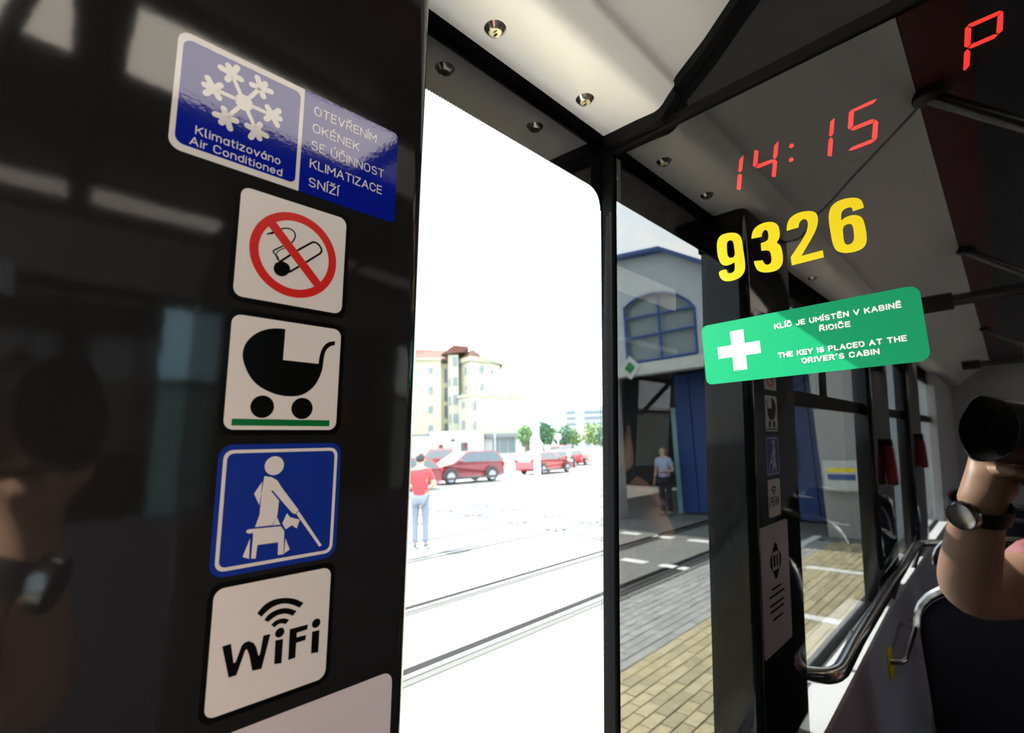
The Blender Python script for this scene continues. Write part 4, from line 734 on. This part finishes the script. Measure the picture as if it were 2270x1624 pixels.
bbox('door', zx(585), zx(662), -5.6, -5.45, GZ, zzv(1350), O['windark']); bbox('notice', zx(620), zx(655), -5.66, -5.6, zzv(1410), zzv(1358), O['tile']); bbox('window', zx(330), zx(378), -5.6, -5.45, zzv(1440), zzv(1368), O['tile']); bbox('vent', zx(470), zx(516), -5.6, -5.45, zzv(1335), zzv(1308), O['windark'])
for a, b in ((405, 480), (640, 745), (880, 975), (1120, 1222)): win(180, 240, a, b, 0)
for a, b in ((400, 585), (640, 820), (870, 1040), (1095, 1200)): win(365, 412, a, b, 2.0, True)
for a, b in ((260, 380), (515, 630), (740, 870), (985, 1100)): win(485, 542, a, b, 1.0)
for a, b in ((530, 640), (760, 880), (985, 1100)): win(435, 458, a, b, 1.0, True)
win(632, 662, 400, 495, .6, True); win(637, 662, 635, 690, .6, True); win(835, 882, 385, 485, -.05); win(975, 1002, 430, 482, 1.4, True); win(838, 872, 610, 705, -.05); win(590, 640, 850, 925, -1.3); win(745, 800, 850, 958, -3.05); win(748, 802, 1095, 1200, -3.05); win(592, 640, 1080, 1190, -1.3)

# wall added on the other side of the tram to dim the right-hand window
bw = empty('dimming_wall', (6.5, 2, GZ)); tag(bw, 'grey green wall added on the far side of the tram to dim its narrow window', 'wall')
MB().box((6.4, -14, GZ), (6.6, 16, .05)).build('wall', mat('grey_green_render', (.16, .18, .15), .9), bw); MB().box((6.3, -14, .05), (6.7, 16, .12)).build('coping', O['kerb'], bw)
# far towers, trees, lawn
for i, (x, y, w, h, lab) in enumerate(((-172, 222, 6, 22.5, 'slim pale tower block far behind the trees'), (-163, 232, 13, 23, 'broad pale blue tower block far behind the trees by the window edge'))):
    tb = empty('tower_block', (x, y, GZ)); tag(tb, lab, 'building'); hx = Vector((.81, .59, 0)); hy = Vector((-.59, .81, 0)); c0 = Vector((x, y, GZ))
    P = lambda a, b, z: c0+hx*a+hy*b+Vector((0, 0, z))
    mb = MB(); mb.hexa([P(-w/2, 0, 0), P(w/2, 0, 0), P(w/2, 10, 0), P(-w/2, 10, 0)], [P(-w/2, 0, h), P(w/2, 0, h), P(w/2, 10, h), P(-w/2, 10, h)]); mb.build('wall', mat('tower_pale_%d' % i, (.24, .265, .285), .9), tb)
    for k in range(6): mb = MB(); z = 3+k*3.2; mb.hexa([P(-w/2+.6, -.1, z), P(w/2-.6, -.1, z), P(w/2-.6, .1, z), P(-w/2+.6, .1, z)], [P(-w/2+.6, -.1, z+1.5), P(w/2-.6, -.1, z+1.5), P(w/2-.6, .1, z+1.5), P(-w/2+.6, .1, z+1.5)]); mb.build('window_band', O['winglass'], tb)
tag(MB().box((-130, 62, GZ-.02), (-50, 130, GZ+.03)).build('lawn', O['lawn']), 'green strip of lawn in front of the far trees', 'lawn', kind='structure')
def tree(x, y, h, r, leafm, label):
    t = empty('tree', (x, y, GZ)); tag(t, label, 'tree', 'trees beyond the yard'); rg = random.Random(int(x*7+y))
    MB().tube([(x, y, GZ), (x+.1, y, GZ+h*.35), (x, y+.1, GZ+h*.6)], [.22, .17, .08], 8).build('trunk', O['bark'], t)
    mb = MB(); lob = [(x+rg.uniform(-.55, .55)*r, y+rg.uniform(-.55, .55)*r, GZ+h*rg.uniform(.42, .8), r*rg.uniform(.45, .7)) for _ in range(9)]
    for _ in range(1500):
        cx, cy, cz, rr = rg.choice(lob); d = Vector((rg.gauss(0, 1), rg.gauss(0, 1), rg.gauss(0, 1))).normalized()*rr*rg.uniform(.55, 1)
        p = Vector((cx, cy, cz))+d; a = Vector((rg.gauss(0, 1), rg.gauss(0, 1), rg.gauss(0, 1))).normalized(); b = a.orthogonal().normalized(); s = rg.uniform(.18, .34)
        mb.add([p-a*s, p+b*s*.5, p+a*s, p-b*s*.5], [(0, 1, 2, 3)])
    tag(mb.build('foliage', leafm, t), kind='stuff')
for x, y, h, r, m, lab in ((-51.2, 54.8, 5.4, 1.25, 0, 'green tree between the yellow house and the thick mast'), (-59.1, 67.9, 6.6, 2.0, 1, 'dark green tree just right of the thick mast'), (-66.2, 78.4, 6.9, 2.0, 0, 'tree left of the round sign, behind a darker one'), (-58.4, 73.2, 5.8, 2.2, 1, 'round dark tree behind the round sign'), (-65.6, 84.6, 5.6, 2.4, 2, 'olive green tree behind the orange van'), (-55.2, 77.6, 5.9, 2.0, 2, 'pale olive tree right of the orange van'), (-59.4, 83.6, 7.0, 2.4, 0, 'tall light green tree close to the window edge'), (-46.6, 68.9, 5.2, 1.6, 1, 'dark tree at the right edge of the window')): tree(x, y, h, r, O['leafs'][m], lab)
# masts and signs
def mast(x, y, secs, m, label):
    t = empty('mast', (x, y, GZ)); tag(t, label, 'mast'); z = GZ
    for i, (r, h) in enumerate(secs): MB().lathe([(r, 0), (r*.92, h), (r*.6, h+.05)], (x, y, z), n=14).build('section', m, t, smooth=True); z += h
mast(-20.72, 23.17, [(.20, 3.4), (.085, 2.6), (.05, 1.2)], O['mast'], 'thick pale catenary mast in front of the red estate car')
mast(-50.6, 45.0, [(.16, 5.0), (.09, 3.4)], O['mast'], 'white mast in front of the yellow house')
mast(-58.8, 55.8, [(.14, 5.8)], O['mastgrey'], 'grey lamp post in front of the shop')
rs = empty('round_sign', (-47, 57.3, GZ)); tag(rs, 'round white sign on a thin post before the trees', 'sign'); MB().lathe([(.07, 0), (.07, 3.2)], (-47, 57.3, GZ), n=8).build('post', O['mast'], rs); MB().lathe([(.5, -.03), (.5, .03)], (-47, 57.3, GZ+3.1), (.65, -.76, 0), n=20).build('disc', O['mast'], rs)

# cars ----------------------------------------------------------------------------------------------
def car(name, label, loc, heading, paint, L, H, low, green, belt, wheel_r, wx, kind='suv'):
    """low: outline of the lower body (x, z); green: outline of the cabin (x, z); nose at x = 0"""
    r = empty(name, loc, heading); tag(r, label, 'car', 'cars parked in the yard'); hw = .90
    def prism(out, wf, mi=0, mb=None):
        mb = mb or MB(); n = len(out); v = [(x-L/2, -wf(x, z), z) for x, z in out]+[(x-L/2, wf(x, z), z) for x, z in out]
        tr = tessellate_polygon([[Vector((x, z, 0)) for x, z in out]]); f = []
        for t in tr:
            a, b, c = [out[i] for i in t]
            if (b[0]-a[0])*(c[1]-a[1])-(b[1]-a[1])*(c[0]-a[0]) < 0: t = (t[0], t[2], t[1])
            f += [tuple(t), tuple(n+i for i in reversed(t))]
        f += [(i, n+i, n+(i+1) % n, (i+1) % n) for i in range(n)]
        return mb.add(v, f, mi)
    def wlow(x, z): e = min(x, L-x); return hw-(.16*max(0, 1-e/.55)**1.6)
    gh0, gh1 = min(z for x, z in green), max(z for x, z in green)
    def wgr(x, z): return hw-.05-.22*(z-gh0)/(gh1-gh0)
    mb = prism(low, wlow); prism(green, wgr, 0, mb); body = mb.build('body', paint, r, local=True, bevel=.05)
    cx = sum(p[0] for p in green)/len(green); g2 = [(cx+(x-cx)*.90, gh0+.05+(z-gh0)*.80) for x, z in green]
    xm = [x for x, z in g2]; x0, x1 = min(xm), max(xm)
    for sgn in (-1, 1):                                    # side windows cut by the door pillars
        cuts = [x0]+[x0+(x1-x0)*t for t in (.36, .68)]+[x1]
        for a, b in zip(cuts, cuts[1:]):
            pts = clip_poly(g2, a+.03, b-.03)
            if len(pts) < 3: continue
            w = MB(); n = len(pts); v = [(x-L/2, sgn*(wgr(x, z)+.012), z) for x, z in pts]; w.add(v, [tuple(range(n)) if sgn < 0 else tuple(reversed(range(n)))]); w.build('side_window', O['carglass'], r, local=True)
    fr_ = sorted(green, key=lambda p: p[0]); 
    def screen(nm, a, b):
        w = MB(); d = Vector((-(b[1]-a[1]), 0, (b[0]-a[0]))).normalized(); d = d if d.z > 0 else -d
        P = lambda p, s, t: Vector((p[0]-L/2, s*(wgr(*p)-.10), p[1]))+d*.015
        p0 = (a[0]+(b[0]-a[0])*.1, a[1]+(b[1]-a[1])*.1); p1 = (a[0]+(b[0]-a[0])*.92, a[1]+(b[1]-a[1])*.92)
        w.add([P(p0, -1, 0), P(p0, 1, 0), P(p1, 1, 0), P(p1, -1, 0)], [(0, 1, 2, 3)]); w.build(nm, O['carglass'], r, local=True)
    screen('windscreen', green[0], green[1]); screen('rear_window', green[-1], green[-2])
    for x in wx:
        for s in (-1, 1):
            w = empty('wheel', (x-L/2, s*(hw-.10), wheel_r)); w.parent = r
            MB().lathe([(.02, -.11), (wheel_r-.05, -.11), (wheel_r, -.07), (wheel_r, .07), (wheel_r-.05, .11), (wheel_r*.68, .105), (wheel_r*.66, .06), (0, .06)], (0, 0, 0), (0, s, 0), 22).build('tyre', O['tyre'], w, local=True, smooth=True)
            MB().lathe([(wheel_r*.67, .07), (wheel_r*.67, .10), (wheel_r*.60, .088), (wheel_r*.2, .10), (0, .105)], (0, 0, 0), (0, s, 0), 22).build('hub', O['hub'], w, local=True, smooth=True)
            a = MB(); q = (Vector((x-L/2, s*(hw+.004), wheel_r)), Vector((1, 0, 0))*1.0, Vector((0, 0, 1)), Vector((0, s, 0)))
            a.poly([arc(0, 0, wheel_r+.10, wheel_r+.10, -8, 188, 16)+arc(0, 0, wheel_r+.015, wheel_r+.015, 188, -8, 16)], q, None, .0); a.build('wheel_arch', O['cladding'], r, local=True)
    zb = min(z for x, z in low)
    for s in (-1, 1):
        MB().box((.6-L/2, s*(hw-.01), zb), (L-.6-L/2, s*(hw+.006), zb+.12)).build('sill', O['cladding'], r, local=True)
        MB().box((.03-L/2, s*.48, .66), (.28-L/2, s*.80, .80)).build('headlamp', O['headl'], r, local=True, bevel=.03)
        MB().box((L-.10-L/2, s*.60, .80), (L+.01-L/2, s*.82, 1.0)).build('tail_lamp', O['taill'], r, local=True, bevel=.02)
        MB().box((green[0][0]+.35-L/2, s*.90, belt+.02), (green[0][0]+.48-L/2, s*1.06, belt+.16)).build('mirror', paint, r, local=True, bevel=.03)
    MB().box((-.012-L/2, -.55, .30), (.05-L/2, .55, .50)).build('grille', O['cladding'], r, local=True)
    return r
def clip_poly(p, a, b):
    def cut(p, c, s):
        o = []
        for i in range(len(p)):
            u, v = p[i-1], p[i]; iu, iv = s*(u[0]-c) >= 0, s*(v[0]-c) >= 0
            if iu != iv: t = (c-u[0])/(v[0]-u[0]); o.append((c, u[1]+(v[1]-u[1])*t))
            if iv: o.append(v)
        return o
    p = cut(p, a, 1); return cut(p, b, -1) if len(p) > 2 else []
SUV = dict(L=4.5, H=1.68, low=[(0, .30), (0, .62), (.12, .84), (.45, .96), (1.25, 1.08), (4.35, 1.10), (4.48, .98), (4.5, .40), (4.3, .26), (.25, .22)], green=[(1.05, 1.04), (1.95, 1.60), (2.4, 1.67), (3.6, 1.66), (4.1, 1.60), (4.42, 1.07)], belt=1.07, wheel_r=.37, wx=(.88, 3.55))
EST = dict(L=4.6, H=1.48, low=[(0, .28), (0, .55), (.15, .70), (1.3, .90), (4.45, .95), (4.58, .85), (4.6, .38), (4.4, .22), (.2, .20)], green=[(1.1, .88), (2.05, 1.40), (2.5, 1.47), (3.8, 1.43), (4.1, 1.38), (4.52, .93)], belt=.92, wheel_r=.32, wx=(.85, 3.6))
VAN = dict(L=4.7, H=1.85, low=[(0, .30), (0, .70), (.2, .90), (1.0, 1.10), (4.6, 1.15), (4.68, 1.0), (4.7, .40), (4.4, .26), (.25, .24)], green=[(.75, 1.08), (1.65, 1.74), (2.1, 1.84), (4.1, 1.85), (4.4, 1.80), (4.64, 1.10)], belt=1.12, wheel_r=.34, wx=(.9, 3.75))
HD = R(90)                                                   # nose along -Y
car('suv', 'burgundy four by four with pale bonnet, nearest the yellow house', (-21.55, 18.05, GZ), HD+R(-6), O['suv'], **SUV)
car('parked_car', 'burgundy car half hidden behind the person in red', (-20.3, 12.6, GZ), HD+R(-8), O['suv'], **EST)
car('minivan', 'red minivan parked behind the burgundy four by four', (-32.5, 23.6, GZ), HD+R(10), O['carred'], **VAN)
car('estate_car', 'bright red estate car behind the thick mast', (-23.0, 26.5, GZ), -HD+R(4), O['carred'], **EST)
car('parked_car', 'dark grey car beyond the red estate car', (-26.9, 33.2, GZ), -HD+R(30), O['cardark'], **EST)
car('parked_car', 'red car with pale roof at the right window edge', (-29.0, 38.6, GZ), -HD+R(20), O['carred'], **EST)
car('van', 'orange red van roof behind the parked cars', (-41.5, 51.5, GZ), -HD+R(10), O['carorange'], **VAN)

# ================================================================== people
def skinned(name, verts, edges, radii, m, parent, sub=2, root=0):
    me = bpy.data.meshes.new(name); me.from_pydata(verts, edges, []); me.materials.append(m); me.update()
    o = bpy.data.objects.new(name, me); COL.objects.link(o)
    s = o.modifiers.new('skin', 'SKIN'); s.use_smooth_shade = True
    for i, r in enumerate(radii):
        sv = me.skin_vertices[0].data[i]; sv.radius = (r, r) if not isinstance(r, tuple) else r; sv.use_root = (i == root)
    u = o.modifiers.new('sub', 'SUBSURF'); u.levels = sub; u.render_levels = sub
    if parent: o.parent = parent
    return o
def chain(J, names, loops):
    """joints by name -> vertices, edges from chains"""
    idx = {n: i for i, n in enumerate(names)}; return [J[n][0] for n in names], [(idx[a], idx[b]) for l in loops for a, b in zip(l, l[1:])], [J[n][1] for n in names]
def person(name, label, loc, rz, J, shirt_m, trousers_m, sleeve='elbow'):
    p = empty(name, loc, rz); tag(p, label, 'person')
    loops = [['pelvis', 'waist', 'chest', 'neck', 'jaw', 'head', 'crown'], ['chest', 'lsho', 'lelb', 'lwri', 'lpalm', 'lf2a', 'lf2b'], ['chest', 'rsho', 'relb', 'rwri', 'rpalm', 'rf2a', 'rf2b'], ['pelvis', 'lhip', 'lknee', 'lank', 'ltoe'], ['pelvis', 'rhip', 'rknee', 'rank', 'rtoe']]
    for s in 'lr':
        for f in ('f1', 'f3', 'f4', 'th'): loops.append([s+'palm', s+f+'a', s+f+'b'])
    names = list(dict.fromkeys(n for l in loops for n in l)); v, e, r = chain(J, names, loops)
    skinned('body', v, e, r, M['skin'], p)
    lo = [['waist', 'chest', 'collar']]+[['chest', s+'sho', s+'mid'] for s in 'lr']+[['hem', 'waist']]
    K = dict(J); 
    for s in 'lr': a, b = Vector(J[s+'sho'][0]), Vector(J[s+'elb'][0]); K[s+'mid'] = (a+(b-a)*.72, J[s+'elb'][1]*1.45)
    K['collar'] = (Vector(J['chest'][0]).lerp(Vector(J['neck'][0]), .75), J['neck'][1]*1.15); K['hem'] = (Vector(J['pelvis'][0])+Vector((0, 0, -.03)), J['pelvis'][1]*1.1 if not isinstance(J['pelvis'][1], tuple) else tuple(q*1.12 for q in J['pelvis'][1]))
    up = lambda r: tuple(q*1.2 for q in r) if isinstance(r, tuple) else r*1.2
    for n in ('waist', 'chest', 'lsho', 'rsho'): K[n] = (J[n][0], up(J[n][1]))
    names = list(dict.fromkeys(n for l in lo for n in l)); v, e, r = chain(K, names, lo); skinned('shirt', v, e, r, shirt_m, p)
    K = dict(J)
    for n in ('pelvis', 'lhip', 'rhip', 'lknee', 'rknee', 'lank', 'rank'): K[n] = (J[n][0], up(J[n][1]) if n[1:] != 'ank' else J[n][1]*1.55)
    lo = [['pelvis', s+'hip', s+'knee', s+'ank'] for s in 'lr']; names = list(dict.fromkeys(n for l in lo for n in l)); v, e, r = chain(K, names, lo); skinned('trousers', v, e, r, trousers_m, p)
    for s in 'lr':
        a, t = Vector(J[s+'ank'][0]), Vector(J[s+'toe'][0]); d = (t-a); d.z = 0; d.normalize(); b = Vector((a.x, a.y, a.z-.035))
        skinned('shoe', [b-d*.06, b+d*.05, b+d*.15+Vector((0, 0, -.015)), b+d*.19+Vector((0, 0, -.018))], [(0, 1), (1, 2), (2, 3)], [.042, .046, .04, .028], M['shoe'], p, 1)
    h = Vector(J['head'][0]); cr = Vector(J['crown'][0]); bk = J['back']; 
    skinned('hair', [h+bk*.05+Vector((0, 0, -.055)), h+bk*.045+Vector((0, 0, .01)), cr+Vector((0, 0, .0))+bk*.02, cr-bk*.05+Vector((0, 0, -.015))], [(0, 1), (1, 2), (2, 3)], [.07, .098, .10, .06], M['hair'], p, 2)
    f = -bk; rt = Vector((f.y, -f.x, 0))
    skinned('nose', [h+f*.085+Vector((0, 0, -.01)), h+f*.105+Vector((0, 0, -.035))], [(0, 1)], [.012, .016], M['skin'], p, 1)
    for s in (-1, 1):
        MB().lathe([(0, -.009), (.007, -.006), (.010, 0), (.007, .006), (0, .009)], h+f*.088+rt*s*.032+Vector((0, 0, .005)), n=10).build('eye', M['darkcloth'], p, local=True, smooth=True)
        skinned('ear', [h+rt*s*.083+Vector((0, 0, .015)), h+rt*s*.085+Vector((0, 0, -.025))], [(0, 1)], [.018, .014], M['skin'], p, 1)
    MB().box(h+f*.086+Vector((-.02, -.006, -.062)), h+f*.092+Vector((.02, .006, -.054))).build('mouth', M['seat_red'], p, local=True)
    return p
def fingers(J, s, palm, d, side, curl):
    """four fingers and a thumb from the palm: d = pointing direction, side = across the knuckles, curl = direction they bend to"""
    d, side, curl = Vector(d).normalized(), Vector(side).normalized(), Vector(curl).normalized(); palm = Vector(palm)
    for n, o, L in (('f1', .030, .040), ('f2', .010, .046), ('f3', -.010, .043), ('f4', -.030, .034)):
        a = palm+side*o+d*.045; J[s+n+'a'] = (a, .0092); J[s+n+'b'] = (a+d*L*.6+curl*L*.9, .0075)
    a = palm+side*.045+d*.005; J[s+'tha'] = (a, .011); J[s+'thb'] = (a+side*.015+d*.035+curl*.02, .009)
def standing(h, face, arms):
    """relaxed standing figure facing `face`; arms = {'l': (elbow, wrist), 'r': ...} offsets in (right, forward, up)"""
    k = h/1.75; f = Vector((math.cos(face), math.sin(face), 0)); rt = Vector((f.y, -f.x, 0)); U = Vector((0, 0, 1)); P = lambda a, b, c: (rt*a+f*b+U*c)*k
    J = dict(pelvis=(P(0, 0, .95), (.145*k, .105*k)), waist=(P(0, .01, 1.10), (.14*k, .10*k)), chest=(P(0, 0, 1.33), (.155*k, .11*k)), neck=(P(0, .01, 1.49), .055*k), jaw=(P(0, .035, 1.55), .065*k), head=(P(0, .03, 1.63), .088*k), crown=(P(0, .02, 1.70), .06*k), back=-f)
    for s, q in (('l', -1), ('r', 1)):
        el, wr = arms[s]; J[s+'sho'] = (P(q*.17, 0, 1.40), .062*k); J[s+'elb'] = (P(*el), .045*k); J[s+'wri'] = (P(*wr), .03*k)
        d = (J[s+'wri'][0]-J[s+'elb'][0]).normalized(); pm = J[s+'wri'][0]+d*.055; J[s+'palm'] = (pm, .032*k); fingers(J, s, pm, d, f if abs(d.z) > .7 else rt*-q, rt*-q if abs(d.z) > .7 else U)
        J[s+'hip'] = (P(q*.09, 0, .90), .088*k); J[s+'knee'] = (P(q*.10, .02, .50), .06*k); J[s+'ank'] = (P(q*.10, -.01, .09), .04*k); J[s+'toe'] = (P(q*.115, .14, .035), .03*k)
    return J
J = standing(1.74, R(135), dict(l=((-.27, .02, 1.14), (-.13, .22, 1.08)), r=((.27, .02, 1.14), (.13, .22, 1.08))))
person('person', 'person in a red shirt and grey trousers at the left window edge', (-8.12, 5.72, GZ), 0, J, M['redshirt'], M['jeans'])
J = standing(1.80, R(-70), dict(l=((-.24, -.02, 1.12), (-.26, .08, .86)), r=((.24, -.02, 1.12), (.26, .08, .86))))
person('person', 'person in white clothes at the right window edge', (-19.1, 26.9, GZ), 0, J, M['whitecloth'], M['whitecloth'])
J = standing(1.72, R(90), dict(l=((-.24, -.02, 1.12), (-.26, .05, .86)), r=((.24, -.02, 1.12), (.10, .22, 1.10))))
person('person', 'person in a pale blue shirt under the hall gateway', (-6.35, -10.9, GZ), 0, J, mat('pale_blue_cotton', (.35, .42, .6), .8), M['darkcloth'])
# the photographer, mirrored in the cab glass: left hand under the lens, elbow towards the window
r_, u_, d_ = CAM_AXES; V = Vector; f2 = V((d_.x, d_.y, 0)).normalized(); rt = V((f2.y, -f2.x, 0)); bkv = -f2
def Q(a, b, c): return rt*a+f2*b+V((0, 0, c))
eye = Q(.0, -.175, .03)
J = dict(back=bkv)
J['head'] = (Q(.02, -.26, .03), .088); J['crown'] = (Q(.02, -.28, .11), .06); J['jaw'] = (Q(.02, -.25, -.06), .062); J['neck'] = (Q(.02, -.30, -.12), .055)
J['chest'] = (Q(.02, -.36, -.30), (.16, .115)); J['waist'] = (Q(.02, -.40, -.52), (.15, .11)); J['pelvis'] = (Q(.02, -.42, -.66), (.15, .11))
J['lsho'] = (Q(-.16, -.34, -.215), .062); J['lelb'] = (V((-.088, -.125, -.262)), .047); J['lwri'] = (V((-.046, -.010, -.108)), .031); 
def CP(a, b, c): return r_*a+u_*b+d_*c
J['lpalm'] = (CP(-.050, -.060, -.022), .027)
for n, c_, L in (('f1', -.002, .040), ('f2', -.021, .046), ('f3', -.040, .043), ('f4', -.057, .034)):
    J['l'+n+'a'] = (CP(-.026, -.057, c_), .0092); J['l'+n+'b'] = (CP(-.026+L, -.052 if c_ > -.01 else -.047, c_), .0078)
J['ltha'] = (CP(-.056, -.030, -.008), .0105); J['lthb'] = (CP(-.054, .008, -.006), .0088)
J['rsho'] = (Q(.20, -.34, -.215), .062); J['relb'] = (Q(.27, -.20, -.40), .046); J['rwri'] = (Q(.125, -.115, -.13), .031); J['rpalm'] = (Q(.105, -.085, -.07), .030)
fingers(J, 'r', Q(.105, -.085, -.07), V((0, 0, 1)), f2, rt*-1)
for s, q in (('l', -1), ('r', 1)):
    J[s+'hip'] = (Q(.02+q*.09, -.42, -.72), .09); J[s+'knee'] = (Q(.02+q*.12, -.37, -1.06), .06); J[s+'ank'] = (Q(.02+q*.12, -.43, FZ+.09), .04); J[s+'toe'] = (Q(.02+q*.13, -.28, FZ+.035), .03)
person('person', 'photographer in a pink striped shirt holding a camera, mirrored in the cab glass', (0, 0, 0), 0, J, M['pink'], M['darkcloth'])
w = empty('wrist_watch', J['lwri'][0]); tag(w, 'steel wrist watch with black strap on the photographer\u2019s wrist', 'watch'); ax = (J['lpalm'][0]-J['lelb'][0]).normalized(); c = J['lwri'][0]
MB().lathe([(.034, -.011), (.037, -.011), (.037, .011), (.034, .011), (.034, -.011)], c, ax, 24).build('strap', M['strap'], w, smooth=True)
out = (V((-.35, 1, .1))-ax*V((-.35, 1, .1)).dot(ax)).normalized(); MB().lathe([(.020, .030), (.021, .036), (.019, .044), (.0165, .045)], c, out, 24).build('case', M['watch'], w, smooth=True); MB().lathe([(.0165, .0445), (0, .0445)], c, out, 24).build('dial', M['watch_face'], w)
# camera: the picture is taken through the middle of its lens hood
cm = empty('camera_body', -d_*.09); tag(cm, 'black reflex camera with petal lens hood and flash, mirrored in the cab glass', 'camera')
def cbox(name, a, b, m, parent=cm, bevel=.006):
    mb = MB(); (x0, y0, z0), (x1, y1, z1) = a, b; mb.hexa([CP(x0, y0, z0), CP(x1, y0, z0), CP(x1, y0, z1), CP(x0, y0, z1)][::-1], [CP(x0, y1, z0), CP(x1, y1, z0), CP(x1, y1, z1), CP(x0, y1, z1)][::-1]); return mb.build(name, m, parent, bevel=bevel)
cbox('body', (-.068, -.062, -.165), (.074, .045, -.105), M['cam_black']); cbox('grip', (.048, -.060, -.108), (.078, .030, -.085), M['cam_black']); cbox('prism_hump', (-.032, .044, -.165), (.032, .072, -.100), M['cam_black'])
MB().lathe([(.032, -.112), (.034, -.10), (.036, -.08), (.036, -.05), (.0385, -.045), (.0385, -.008), (.036, -.006)], (0, 0, 0), d_, 32).build('lens_barrel', M['cam_black'], cm, smooth=True)
MB().lathe([(.036, -.008), (.028, -.0062), (.012, -.0052), (0, -.005)], (0, 0, 0), d_, 32).build('front_element', M['cam_glass'], cm, smooth=True)
hd_ = MB(); nn = 72; vv = []
for k in range(nn):
    a = 2*math.pi*k/nn; c, s = math.cos(a), math.sin(a); ext = .030+.013*(abs(s)**6)+.002*(abs(c)**6)
    for rr, z in ((.0425, -.02), (.0445, ext), (.0465, ext), (.0445, -.02)): vv.append(CP(c*rr, s*rr, z))
ff = [(4*k+i, 4*((k+1) % nn)+i, 4*((k+1) % nn)+(i+1) % 4, 4*k+(i+1) % 4) for k in range(nn) for i in range(4)]
hd_.add(vv, ff).build('lens_hood', M['cam_black'], cm, smooth=True)
fl = empty('flash_unit', CP(0, .075, -.13)); tag(fl, 'black flash unit on top of the camera, mirrored in the cab glass', 'flash')
cbox('foot', (-.018, .072, -.145), (.018, .085, -.115), M['cam_black'], fl, .003); cbox('battery_case', (-.034, .085, -.155), (.034, .112, -.105), M['cam_black'], fl); cbox('head', (-.036, .108, -.155), (.036, .148, -.055), M['cam_black'], fl); cbox('flash_window', (-.031, .112, -.056), (.031, .144, -.052), M['flash_lens'], fl, .002)
